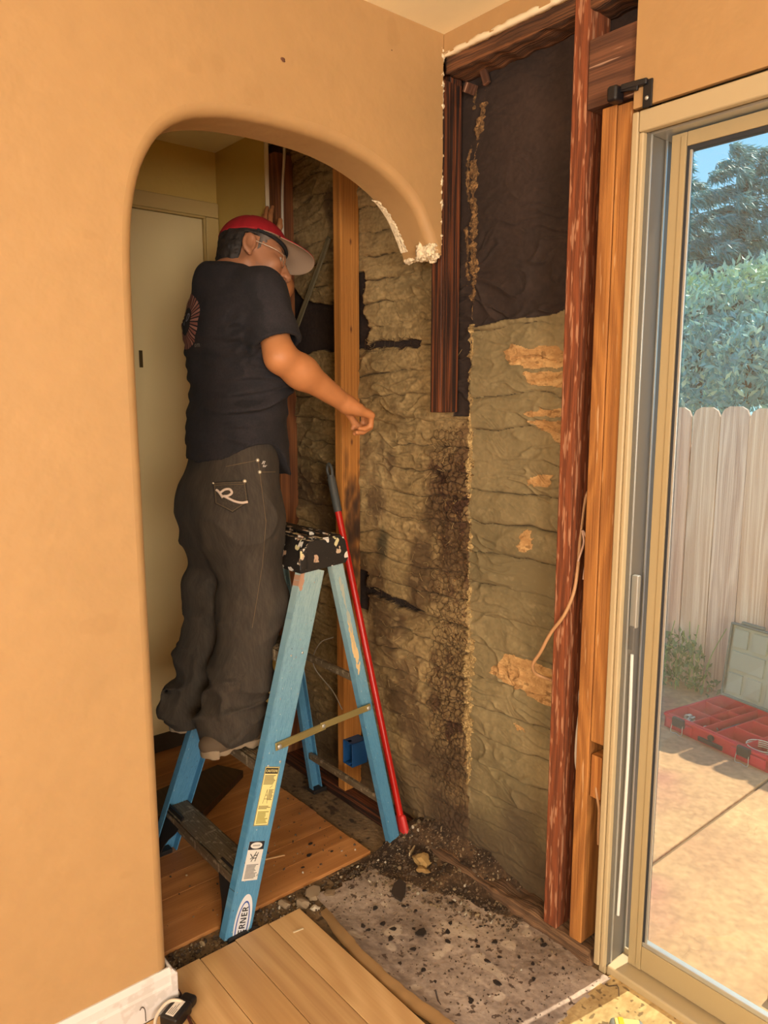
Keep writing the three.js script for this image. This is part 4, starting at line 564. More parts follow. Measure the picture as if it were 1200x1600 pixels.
// ---------- debris ----------
{
  const r = rng(51), paperY = 0.007;
  const chipGeo = (s, seed) => { const n = 5 + (seed % 3), poly = Array.from({ length: n }, (_, i) => { const a = i / n * 2 * PI, q = s * (0.65 + 0.5 * Math.abs(vn(i * 1.3, seed))); return [q * Math.cos(a) * 1.25, q * Math.sin(a) * 0.8]; }); return uvBox(prism(poly, (a, b, t) => [a, t * s * 0.22 + 0.1 * a * vn(seed, 3), b])); };
  const dark = flat('#2c231e', 0.85), G = 'dark paper flakes scattered on the grey floor paper';
  [[1.22, -1.426, 0.011, 'lowest of the three dark flakes left of the lone largest flake'], [1.241, -1.485, 0.010, 'topmost of the three dark flakes left of the lone largest flake'], [1.251, -1.449, 0.009, 'middle one of the three dark flakes left of the lone largest flake'], [1.177, -1.338, 0.008, 'dark flake closest to the curled left edge of the floor paper'], [1.332, -1.316, 0.009, 'dark flake on the floor paper just right of the lone largest flake'], [1.323, -1.13, 0.011, 'dark flake on the floor paper nearest the sunlit strip'], [1.523, -1.139, 0.010, 'dark flake on the floor paper nearest the feet of the paired studs'], [1.36, -1.2, 0.009, 'dark flake between the lone largest flake and the sunlit strip'], [1.455, -1.42, 0.010, 'dark flake at the right end of the debris heap beside the sole plate']].forEach(([x, z, s, label], k) => { const c = tag(mesh('tar_flake', chipGeo(s, k + 3), dark), label, 'flake'); c.position.set(x, paperY + 0.002, z); c.rotation.y = r() * 6; });
  { const o3 = new THREE.Object3D(), n = 46, o = new THREE.InstancedMesh(chipGeo(0.006, 5), dark, n); o.name = 'tar_crumbs'; for (let i = 0; i < n; i++) { o3.position.set(1.16 + 0.38 * r(), paperY + 0.002, -1.56 + 0.58 * r()); o3.rotation.y = r() * 6; o3.scale.setScalar(0.5 + r()); o3.updateMatrix(); o.setMatrixAt(i, o3.matrix); } o.castShadow = o.receiveShadow = true; scene.add(o); stuff(tag(o, 'small crumbs of tar paper scattered over the grey floor paper', 'debris')); }
  const big = tag(mesh('tar_flake', chipGeo(0.019, 4), dark), 'largest dark flake lying alone on the clean middle of the floor paper', 'flake'); big.position.set(1.295, 0.012, -1.385); big.rotation.y = 0.4;
  const f2 = tag(mesh('tar_flake', chipGeo(0.034, 8), flat('#31251c', 0.9)), 'large dark flake at the near edge of the debris heap', 'flake'); f2.position.set(1.36, 0.018, -1.555); f2.rotation.set(0.15, 0.8, 0.1);
  // chunks of old mortar in the trench between the two floors
  const mort = flat('#8d7a62', 0.95), put = (x, z, s, label, m, k, sy = 0.6, y = 0) => { const o = tag(mesh('mortar_chunk', uvBox(rock(s, k, 1.2, sy, 0.9)), m), label, 'rubble'); o.position.set(x, y + s * sy * 0.7, z); o.rotation.y = k; return o; };
  put(1.165, -1.725, 0.027, 'flat pale mortar slab in the trench right of the ladder rail', mort, 3, 0.4); put(1.115, -1.705, 0.02, 'rounded mortar lump just behind the plank tips', mort, 5, 0.7); put(1.20, -1.69, 0.018, 'mortar lump at the curled corner of the floor paper', flat('#76634c', 0.95), 6, 0.6); put(1.075, -1.735, 0.017, 'small mortar lump close to the front ladder rail', mort, 8, 0.6); put(1.135, -1.668, 0.011, 'white pebble of plaster at the plank corner', flat('#cabda6', 0.9), 9, 0.6);
  put(0.955, -1.70, 0.017, 'dark lump in the trench behind the near ladder foot', flat('#2a2019', 0.95), 12, 0.5);
  put(1.50, -1.60, 0.024, 'tan stucco lump on top of the debris heap', flat('#a58653', 0.95), 14, 0.9, 0.022); put(1.475, -1.575, 0.018, 'tan stucco shard on the near slope of the debris heap', flat('#9c7b4a', 0.95), 15, 0.6, 0.02);
  const strip = tag(mesh('wood_sliver', uvBox(bar([1.565, 0.03, -1.69], [1.49, 0.035, -1.65], 0.012, 0.004, [0, 1, 0], 0.001)), flat('#bca781', 0.8)), 'curled pale sliver beside the rear ladder foot', 'sliver');
  // fine rubble nobody could count
  const im = (name, label, n, geo, m, spot, tone) => { const o3 = new THREE.Object3D(), o = new THREE.InstancedMesh(geo, m, n), c = new THREE.Color(); o.name = numbered(name); for (let i = 0; i < n; i++) { const [x, y, z, s] = spot(); o3.position.set(x, y, z); o3.rotation.set(r() * 6, r() * 6, r() * 6); o3.scale.set(s * (0.6 + r()), s * (0.4 + 0.5 * r()), s * (0.6 + r())); o3.updateMatrix(); o.setMatrixAt(i, o3.matrix); o.setColorAt(i, c.setRGB(...tone())); } o.castShadow = o.receiveShadow = true; scene.add(o); o.userData.label = label; o.userData.category = 'debris'; return stuff(o); };
  const gr = rock(1, 5), white = flat('#ffffff', 0.95), earth = () => { const t = 0.5 + 0.8 * r(), w = r(); return w < 0.05 ? [0.45, 0.40, 0.31] : w < 0.3 ? [0.22 * t, 0.16 * t, 0.09 * t] : [0.09 * t, 0.06 * t, 0.038 * t]; };
  // heap of dirt: a mound with its rubble on top
  const moundH = (x, z) => { const w = 1.648 - x, reach = 0.36 - 0.30 * clamp((z + 1.74) / 0.56) + 0.05 * vn(z * 14, 3), t = clamp(1 - w / Math.max(0.03, reach)); return 0.075 * t * t * sstep(-1.12, -1.55, z) * (0.7 + 0.5 * (0.5 + vn(x * 14, z * 14))) + t * (0.004 * fbm(x * 50, z * 50, 3, 3) + 0.006 * Math.max(0, vn(x * 40, z * 40, 8))); };
  { const q = [], qi = [], nx = 110, nz = 150; for (let j = 0; j <= nz; j++) for (let i = 0; i <= nx; i++) { const x = lerp(1.25, 1.648, i / nx), z = lerp(-1.76, -1.14, j / nz); q.push(x, 0.001 + moundH(x, z) + (moundH(x, z) > 0.0015 ? 0.006 : 0), z); } for (let j = 0; j < nz; j++) for (let i = 0; i < nx; i++) { const A = j * (nx + 1) + i, B = A + 1, C = A + nx + 1, D = C + 1; qi.push(A, C, B, B, C, D); } const g = new THREE.BufferGeometry(); g.setAttribute('position', new THREE.BufferAttribute(new Float32Array(q), 3)); g.setIndex(qi); g.computeVertexNormals();
    const hm = stuff(tag(mesh('rubble_heap', uvBox(g, 'z'), std({ map: tex(256, 256, (u, v) => { const n = pf(u, v, 8, 8, 181), g2 = pf(u, v, 60, 60, 182, 3), w = sstep(0.34, 0.44, pf(u, v, 50, 50, 183, 2)); return mix3(mix3([44, 32, 22], [92, 70, 48], clamp(0.5 + n + 0.7 * g2)), [170, 150, 120], w * 0.7); }, 0.3, 0.3), roughness: 0.97 })), 'dark heap of dirt and rubble at the foot of the opened wall', 'debris')); hm.castShadow = true; }
  im('loose_rubble', 'loose rubble lying over the dark dirt heap', 1500, gr, white, () => { const z = -1.73 + 0.5 * Math.pow(r(), 1.4), x = 1.645 - 0.33 * Math.pow(r(), 0.9) * (1.1 - (z + 1.73) * 1.3), h = moundH(x, z); return [x, 0.007 + h, z, 0.0012 + 0.0052 * Math.pow(r(), 4)]; }, earth);
  im('rubble', 'loose grit filling the trench between hall floor and planks', 1600, gr, white, () => { const x = 0.68 + 0.95 * r(), z = -1.765 + (x > 1.12 ? 0.13 : 0.075) * r(); return [x, 0.002 + 0.003 * r(), z, 0.0012 + 0.0045 * Math.pow(r(), 5)]; }, earth);
  im('floor_grit', 'fine dark grit strewn over the grey floor paper', 1500, gr, white, () => { const q = Math.pow(r(), 1.5); return [1.14 + 0.4 * r(), paperY + 0.002, -1.64 + 0.66 * q, 0.0006 + 0.0018 * Math.pow(r(), 3)]; }, earth);
  im('hall_grit', 'specks of grit on the orange hall floor', 220, gr, white, () => { const q = Math.pow(r(), 0.5); return [0.7 + 0.72 * q, 0.0135, -1.8 - 0.45 * (1 - Math.pow(r(), 0.7)), 0.0008 + 0.003 * Math.pow(r(), 4)]; }, earth);
  for (const [x, z, s, k, label] of [[0.985, -1.835, 0.010, 2, 'dark flake on the orange hall floor close to the near ladder rail'], [1.26, -1.88, 0.009, 5, 'middle one of the dark flakes near the hall floor corner'], [1.30, -1.93, 0.008, 7, 'farthest of the dark flakes near the hall floor corner'], [1.33, -1.85, 0.006, 9, 'rightmost of the dark flakes near the hall floor corner'], [1.21, -1.84, 0.006, 11, 'leftmost of the dark flakes near the hall floor corner']]) { const c = tag(mesh('tar_flake', chipGeo(s, k), dark), label, 'flake'); c.position.set(x, 0.014, z); }
  tag(mesh('wood_sliver', bar([1.12, 0.017, -1.955], [1.2, 0.016, -1.93], 0.006, 0.004, [0, 0, 1], 0.001), flat('#c8a070', 0.8)), 'pale splinter on the hall floor under the ladder', 'sliver');
  tag(mesh('wire_scrap', tube([[0.985, 0.05, -2.03], [1.0, 0.02, -2.01], [1.05, 0.016, -2.0], [1.11, 0.015, -1.985]], 0.003, 6), flat('#b98a5a', 0.7)), 'bent orange wire scrap on the hall floor behind the near rail', 'wire');
  tag(mesh('bent_nail', tube([[1.172, 0.03, -1.199], [1.168, 0.012, -1.185], [1.16, 0.012, -1.165], [1.142, 0.013, -1.139]], 0.0022, 6), flat('#33241c', 0.7)), 'bent dark strip standing on the paper near the plank edge', 'strip');
  tag(mesh('wood_sliver', bar([1.02, 0.0215, -1.605], [1.05, 0.0215, -1.60], 0.005, 0.002, [0, 0, 1], 0.0005), flat('#d8c7a4', 0.8)), 'tiny pale splinter on the end of the foreground planks', 'sliver');
}
// hall: dark panel lying on the floor behind the ladder
tag(mesh('dark_board', uvBox(prism([[1.354, -2.469], [1.10, -2.30], [0.92, -2.40], [0.70, -2.46], [0.70, -2.53], [0.95, -2.53], [1.30, -2.575]], (a, b, t) => [a, 0.013 + 0.028 * t, b])), std({ map: woodTex([48, 34, 22], [70, 50, 32], { seed: 47 }), roughness: 0.5 })), 'dark flat board lying on the hall floor behind the ladder', 'board');
// things at the baseboard corner and on the sunny floor
{
  const a = thing('power_adapter', 'black plug-in adapter with a white label on the floor at the baseboard corner', 'adapter', [0.645, 0.02, -1.535], 0.5), k = flat('#191412', 0.45);
  mesh('case', box(-0.032, 0.032, 0, 0.032, -0.024, 0.024, 0.006), k, a); mesh('case_end', box(0.028, 0.06, 0.002, 0.026, -0.018, 0.02, 0.008), k, a); mesh('rating_label', box(-0.024, 0.024, 0.0318, 0.0326, -0.012, 0.01, 0.0003), std({ map: canvasTex(128, 64, (c, w, h) => { c.fillStyle = '#ddd6cc'; c.fillRect(0, 0, w, h); c.fillStyle = '#555'; for (let i = 0; i < 4; i++) c.fillRect(10, 10 + i * 13, 50 + 40 * ((i * 7) % 3) / 2, 5); }), roughness: 0.5 }), a);
  tag(mesh('cord', tube([[0.58, 0.03, -1.50], [0.60, 0.045, -1.545], [0.64, 0.055, -1.56], [0.665, 0.05, -1.545], [0.672, 0.035, -1.525]], 0.004, 7), flat('#d9c9b4', 0.6)), 'white cord looped over the black adapter by the baseboard', 'cord');
  tag(mesh('cable', tube([[0.678, 0.032, -1.645], [0.684, 0.026, -1.6], [0.672, 0.025, -1.54], [0.664, 0.025, -1.49], [0.662, 0.025, -1.40]], 0.0038, 7), flat('#4a2418', 0.6)), 'thin dark brown cable on the plank edge beside the baseboard corner', 'cable');
  tag(mesh('wire_hook', tube([[0.585, 0.028, -1.569], [0.583, 0.062, -1.569], [0.577, 0.069, -1.569], [0.572, 0.064, -1.569]], 0.0011, 6), flat('#4a4038', 0.5)), 'thin hooked wire standing against the white baseboard', 'wire');
  const p = tag(mesh('plaster_crumb', rock(0.010, 4), flat('#4a3a30', 0.9)), 'dark crumb at the foot of the baseboard corner', 'crumb'); p.position.set(0.668, 0.027, -1.585); const q = tag(mesh('plaster_crumb', rock(0.006, 6), flat('#e4d6bc', 0.9)), 'white crumb resting on a dark one at the baseboard corner', 'crumb'); q.position.set(0.672, 0.038, -1.588);
  const t = thing('tape_measure', 'grey-rimmed yellow measuring tool lying on the sunlit floor by the door', 'tool', [1.405, 0.006, -0.805], 0.75);
  mesh('case', box(-0.05, 0.05, 0, 0.045, -0.04, 0.04, 0.014), flat('#8b8d86', 0.4), t); mesh('band', box(-0.04, 0.04, 0.042, 0.047, -0.028, 0.028, 0.002), flat('#cfc07a', 0.45), t); mesh('stripe', box(-0.04, 0.04, 0.046, 0.049, -0.02, -0.008, 0.001), flat('#e8b21c', 0.45), t);
  tag(mesh('nail_strip', tube([[1.53, 0.01, -0.952], [1.522, 0.02, -0.935], [1.527, 0.03, -0.915], [1.52, 0.012, -0.905]], 0.0016, 5), flat('#5a4832', 0.7)), 'thin twisted wire standing at the door casing foot', 'wire');
}
// ---------- step ladder ----------
{
  const L = thing('step_ladder', 'blue fibreglass step ladder with a paint-splashed black top', 'ladder', [0, 0, 0]);
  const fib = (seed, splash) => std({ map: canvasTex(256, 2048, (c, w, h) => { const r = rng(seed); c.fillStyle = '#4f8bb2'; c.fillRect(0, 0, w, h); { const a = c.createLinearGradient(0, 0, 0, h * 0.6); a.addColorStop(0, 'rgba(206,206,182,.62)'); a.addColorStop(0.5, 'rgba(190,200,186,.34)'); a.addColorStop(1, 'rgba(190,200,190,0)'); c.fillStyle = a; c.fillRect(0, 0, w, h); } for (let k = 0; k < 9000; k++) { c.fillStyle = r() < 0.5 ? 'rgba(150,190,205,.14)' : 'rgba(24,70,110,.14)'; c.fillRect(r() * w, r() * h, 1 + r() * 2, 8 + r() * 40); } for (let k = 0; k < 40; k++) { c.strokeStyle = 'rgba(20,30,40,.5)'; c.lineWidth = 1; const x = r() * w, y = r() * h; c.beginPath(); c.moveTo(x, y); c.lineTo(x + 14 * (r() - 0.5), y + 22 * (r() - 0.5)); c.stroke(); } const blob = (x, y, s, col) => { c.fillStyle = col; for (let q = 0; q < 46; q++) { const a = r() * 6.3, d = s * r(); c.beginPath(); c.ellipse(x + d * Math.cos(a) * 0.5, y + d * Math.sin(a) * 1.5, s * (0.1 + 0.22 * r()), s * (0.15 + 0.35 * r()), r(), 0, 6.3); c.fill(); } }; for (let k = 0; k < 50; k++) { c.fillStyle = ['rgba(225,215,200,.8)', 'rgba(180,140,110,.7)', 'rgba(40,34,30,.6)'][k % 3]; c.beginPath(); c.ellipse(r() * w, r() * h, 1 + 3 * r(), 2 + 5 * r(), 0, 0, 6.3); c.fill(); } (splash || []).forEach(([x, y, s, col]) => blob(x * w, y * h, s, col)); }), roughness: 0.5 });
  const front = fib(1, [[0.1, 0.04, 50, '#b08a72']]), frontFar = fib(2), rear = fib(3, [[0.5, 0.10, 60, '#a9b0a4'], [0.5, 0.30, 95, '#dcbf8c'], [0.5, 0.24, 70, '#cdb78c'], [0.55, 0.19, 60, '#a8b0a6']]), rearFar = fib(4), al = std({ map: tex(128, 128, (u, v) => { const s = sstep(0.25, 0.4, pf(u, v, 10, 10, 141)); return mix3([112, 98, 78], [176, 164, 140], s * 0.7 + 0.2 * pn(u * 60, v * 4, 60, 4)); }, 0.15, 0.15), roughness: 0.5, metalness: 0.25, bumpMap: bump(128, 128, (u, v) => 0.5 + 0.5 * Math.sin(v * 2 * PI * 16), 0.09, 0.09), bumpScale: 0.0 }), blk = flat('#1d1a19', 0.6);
  // channel rail: web towards the side, two flanges; uv along the rail
  const rail = (p0, p1, w, fl, out, mat, name = 'rail') => {
    const a = new THREE.Vector3(...p0), b = new THREE.Vector3(...p1), y = b.clone().sub(a), len = y.length(); y.normalize(); const z = new THREE.Vector3(0, 0, out).addScaledVector(y, -out * y.z).normalize(), x = y.clone().cross(z).multiplyScalar(1);
    const g = merge([box(-w / 2, w / 2, 0, len, -0.003, 0.001, 0.001), box(-w / 2, -w / 2 + 0.004, 0, len, -fl, 0.001, 0.0012), box(w / 2 - 0.004, w / 2, 0, len, -fl, 0.001, 0.0012)]), p = g.attributes.position, u = g.attributes.uv; for (let i = 0; i < p.count; i++) u.setXY(i, 0.5 + p.getX(i) / w + p.getZ(i) * 6, p.getY(i) / len);
    g.applyMatrix4(new THREE.Matrix4().makeBasis(x, y, z).setPosition(a)); return mesh(name, g, mat, L);
  };
  const zr = (y) => -1.745 - 0.055 * y, zf = (y) => -1.706 - 0.094 * y, zl = (y) => -2.215 + 0.075 * y, fx = (y) => 0.901 + 0.3423 * y, rx = (y) => 1.518 - 0.197 * y;
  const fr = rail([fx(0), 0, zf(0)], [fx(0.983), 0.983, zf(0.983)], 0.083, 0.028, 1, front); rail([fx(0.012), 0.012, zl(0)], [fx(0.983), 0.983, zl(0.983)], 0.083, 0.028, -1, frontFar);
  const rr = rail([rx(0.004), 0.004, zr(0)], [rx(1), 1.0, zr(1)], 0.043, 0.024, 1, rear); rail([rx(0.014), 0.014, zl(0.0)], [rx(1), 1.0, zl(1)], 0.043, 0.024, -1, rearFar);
  for (const [x, y, z] of [[fx(0), 0, zf(0)], [fx(0), 0.012, zl(0)], [rx(0), 0, zr(0)], [rx(0), 0.012, zl(0)]]) mesh('foot', box(x - 0.03, x + 0.03, y, y + 0.016, z - 0.024, z + 0.024, 0.004).translate(0, 0, z > -2 ? -0.012 : 0.012), blk, L);
  for (const y of [0.165, 0.46, 0.755]) {
    const x = fx(y), a = zl(y) + 0.004, b = zf(y) - 0.004, gs = [box(x - 0.042, x + 0.04, y - 0.004, y, a, b, 0.001), box(x - 0.042, x - 0.038, y - 0.038, y, a, b, 0.001), box(x + 0.036, x + 0.04, y - 0.028, y, a, b, 0.001)];
    for (let k = 0; k < 10; k++) gs.push(box(x - 0.037 + k * 0.0078, x - 0.034 + k * 0.0078, y, y + 0.0016, a, b, 0.0005)); mesh('step', uvBox(merge(gs), 'z'), al, L);
  }
  // curved gussets under the lowest step
  for (const s of [1, -1]) { const z = s > 0 ? zf : zl, poly = [[0.165, 0], [0.165, 0.11], [0.128, 0.105], [0.10, 0.085], [0.075, 0.062], [0.05, 0.048], [0.015, 0.04], [0.0, 0.04], [0.0, 0]]; mesh('gusset', uvBox(prism(poly, (y, d, t) => [fx(y) - 0.03 + 0.05 * t * 0.12, y + (s < 0 ? 0.012 : 0.003), z(y) - s * (0.006 + d)])), blk, L); }
  // top cap
  {
    const map = canvasTex(512, 512, (c, w, h) => { const r = rng(9); c.fillStyle = '#201d1b'; c.fillRect(0, 0, w, h); for (let k = 0; k < 700; k++) { c.fillStyle = ['rgba(70,62,54,.5)', 'rgba(10,8,8,.5)', 'rgba(150,130,105,.35)'][k % 3]; c.fillRect(r() * w, r() * h, 1 + r() * 6, 1 + r() * 3); } for (let k = 0; k < 85; k++) { const x = r() * w, y = r() * h, s = 5 + 19 * r(); c.fillStyle = ['#d8cfc0', '#c4ad94', '#cfc79a', '#b99c84', '#d8d4cc'][k % 5]; for (let q = 0; q < 5; q++) { c.beginPath(); c.ellipse(x + (r() - 0.5) * s, y + (r() - 0.5) * s * 1.6, s * (0.2 + 0.4 * r()), s * (0.3 + 0.6 * r()), r() * 3, 0, 6.3); c.fill(); } } });
    map.wrapS = map.wrapT = THREE.RepeatWrapping; map.repeat.set(3, 3); const m = std({ map, roughness: 0.55 });
    const z0 = zr(1) + 0.008, z1 = zl(1) - 0.008, sec = [[1.189, 0.974], [1.352, 0.985], [1.362, 1.0], [1.352, 1.052], [1.342, 1.066], [1.221, 1.066], [1.211, 1.055], [1.183, 0.988]];
    const cap = mesh('top_cap', uvBox(merge([prism(sec, (x, y, t) => [x, y, lerp(z1, z0, t)]), box(1.232, 1.25, 1.064, 1.074, z1 + 0.01, z0 - 0.01, 0.004), box(1.322, 1.342, 1.064, 1.072, z1 + 0.01, z0 - 0.01, 0.004), box(1.232, 1.342, 1.064, 1.071, z0 - 0.022, z0 - 0.004, 0.004), box(1.232, 1.342, 1.064, 1.071, z1 + 0.004, z1 + 0.022, 0.004), box(1.275, 1.3, 1.064, 1.078, z1 + 0.04, z0 - 0.08, 0.005)]), 'z'), m, L);
    mesh('cap_end', uvBox(rough(box(1.184, 1.209, 0.985, 1.05, z0 - 0.001, z0 + 0.005, 0.002), 0.003, 60)), m, cap);
  }
  // spreaders with rivets, rear braces
  const brass = flat('#a89a66', 0.35, { metalness: 0.55 });
  for (const s of [1, -1]) {
    const z = s > 0 ? zr(0.5) + 0.012 : zl(0.5) - 0.008, o = mesh('spreader', merge([bar([1.062, 0.498, s > 0 ? zf(0.5) + 0.008 : z], [1.245, 0.506, z + 0.004 * s], 0.024, 0.004, [0, 1, 0]), bar([1.225, 0.509, z + 0.006 * s], [1.42, 0.517, z + 0.002 * s], 0.022, 0.004, [0, 1, 0]), bar([1.07, 0.507, (s > 0 ? zf(0.5) + 0.008 : z) + 0.002 * s], [1.235, 0.515, z + 0.006 * s], 0.004, 0.006, [0, 1, 0]), bar([1.07, 0.49, (s > 0 ? zf(0.5) + 0.008 : z) + 0.002 * s], [1.235, 0.497, z + 0.006 * s], 0.004, 0.006, [0, 1, 0])]), brass, L);
    for (const [x, y] of [[1.072, 0.499], [1.236, 0.508], [1.41, 0.516]]) mesh('rivet', new THREE.SphereGeometry(0.0075, 14, 8).scale(1, 1, 0.5).translate(x, y, (s > 0 && x < 1.1 ? zf(0.5) + 0.009 : z) + 0.006 * s), M.alu, o);
  }
  for (const y of [0.165, 0.60]) mesh('rear_brace', bar([rx(y), y, zl(y) + 0.004], [rx(y), y, zr(y) - 0.004], 0.024, 0.014, [0, 1, 0], 0.003), al, L);
  for (const y of [0.165, 0.46, 0.755]) for (const dx of [-0.02, 0.02]) mesh('rivet', new THREE.SphereGeometry(0.004, 10, 6).scale(1, 1, 0.5).translate(fx(y) + dx, y - 0.012, zf(y) + 0.0015), M.alu, fr);
  // printed stickers on the near rail
  const sticker = (label, y0, y1, wFrac, draw, W = 128, H = 384, dx = 0) => { const a = new THREE.Vector3(fx(y0) + dx, y0, zf(y0)), b = new THREE.Vector3(fx(y1) + dx, y1, zf(y1)), y = b.clone().sub(a), len = y.length(); y.normalize(); const z = new THREE.Vector3(0, 0, 1).addScaledVector(y, -y.z).normalize(), x = y.clone().cross(z), g = new THREE.PlaneGeometry(0.083 * wFrac, len, 1, 1).translate(0, len / 2, 0.0017); const base = box(-0.083 * wFrac / 2, 0.083 * wFrac / 2, 0, len, 0.001, 0.0015, 0); base.attributes.uv.array.fill(0.02); const q = merge([base, g]); q.applyMatrix4(new THREE.Matrix4().makeBasis(x, y, z).setPosition(a)); const t = canvasTex(W, H, draw); const m = mesh('sticker', q, std({ map: t, roughness: 0.45, alphaTest: 0.5 }), fr); m.userData.label = label; };
  const lines = (c, x, y, w, n, dy, r) => { for (let i = 0; i < n; i++) c.fillRect(x, y + i * dy, w * (0.7 + 0.3 * r()), dy * 0.5); };
  sticker('yellow caution sticker', 0.288, 0.442, 0.60, (c, w, h) => { const r = rng(2); c.fillStyle = '#e9dc96'; c.fillRect(0, 0, w, h); c.strokeStyle = '#3a3524'; c.lineWidth = 3; c.strokeRect(3, 3, w - 6, h - 6); c.fillStyle = '#2a2620'; c.fillRect(8, 8, w - 16, 38); c.fillStyle = '#e9dc96'; c.font = 'bold 24px sans-serif'; c.textAlign = 'center'; c.fillText('CAUTION', w / 2, 36, w - 26); c.fillStyle = '#4a4430'; lines(c, 12, 56, w - 24, 8, 8, r); c.strokeStyle = '#3a3524'; c.lineWidth = 2.5; c.beginPath(); c.moveTo(40, 240); c.lineTo(58, 150); c.lineTo(78, 240); c.moveTo(46, 210); c.lineTo(70, 210); c.moveTo(50, 186); c.lineTo(66, 186); c.moveTo(76, 140); c.lineTo(96, 124); c.stroke(); lines(c, 72, 150, 46, 9, 8, r); lines(c, 12, 256, w - 24, 3, 8, r); c.fillStyle = '#6a6a1e'; lines(c, 16, 292, w - 32, 9, 9, r); });
  sticker('white warning sticker with a falling figure', 0.148, 0.248, 0.62, (c, w, h) => { const r = rng(4); c.fillStyle = '#d9d7d0'; c.fillRect(0, 0, w, h); c.fillStyle = '#23242c'; c.fillRect(0, 0, w, 62); c.fillStyle = '#d9d7d0'; c.beginPath(); c.ellipse(w / 2, 31, 48, 24, 0, 0, 6.3); c.fill(); c.fillStyle = '#3a3a40'; c.font = 'bold 15px sans-serif'; c.textAlign = 'center'; c.fillText('DANGER', w / 2, 36); c.strokeStyle = '#1c1c22'; c.lineWidth = 6; c.beginPath(); c.moveTo(44, 150); c.lineTo(76, 78); c.moveTo(76, 150); c.lineTo(92, 84); c.moveTo(52, 128); c.lineTo(84, 124); c.moveTo(58, 106); c.lineTo(88, 104); c.moveTo(28, 92); c.lineTo(50, 118); c.lineTo(34, 132); c.stroke(); c.fillStyle = '#4a4a4c'; lines(c, 14, 172, w - 28, 12, 9, r); }, 128, 290);
  sticker('white and blue oval maker\'s logo', -0.03, 0.112, 0.66, (c, w, h) => { c.clearRect(0, 0, w, h); c.fillStyle = '#d8dade'; c.beginPath(); c.ellipse(w / 2, h / 2, w / 2 - 2, h / 2 - 2, 0, 0, 6.3); c.fill(); c.save(); c.translate(w / 2, h / 2); c.rotate(-PI / 2); c.fillStyle = '#2c4fa0'; c.beginPath(); c.ellipse(-18, 0, 168, 48, 0, 0, 6.3); c.fill(); c.fillStyle = '#d8dade'; c.beginPath(); c.ellipse(-18, 0, 156, 40, 0, 0, 6.3); c.fill(); c.fillStyle = '#191b22'; c.font = 'bold 62px sans-serif'; c.textAlign = 'center'; c.textBaseline = 'middle'; c.fillText('WERNER', -18, 2, 268); c.restore(); }, 128, 400, 0.006);
}
// red pole leaning behind the ladder
{
  const p = thing('broom_pole', 'red pole with a grey grip leaning behind the ladder against the stud', 'pole', [0, 0, 0]), a = [1.552, 0.035, -1.745], b = [1.538, 1.105, -2.085], P = (t) => a.map((v, i) => lerp(v, b[i], t));
  mesh('pole', tube([a, P(0.5), b], 0.0118, 14, 4), flat('#c01f1a', 0.3), p);
  mesh('grip', merge([tube([P(0.985), P(1.04), P(1.09)], 0.0145, 14, 6), tube([P(1.085), P(1.1)], 0.0125, 12, 2), new THREE.TorusGeometry(0.017, 0.0055, 8, 20).scale(0.8, 1.35, 1).rotateY(PI / 2).rotateX(-0.3).translate(...P(1.115))]), flat('#45494a', 0.6), p);
  mesh('socket', rough(bar([1.553, 0.022, -1.735], [1.55, 0.10, -1.765], 0.042, 0.024, [0, 0, 1], 0.010), 0.001, 20), flat('#c4302e', 0.45), p);
}
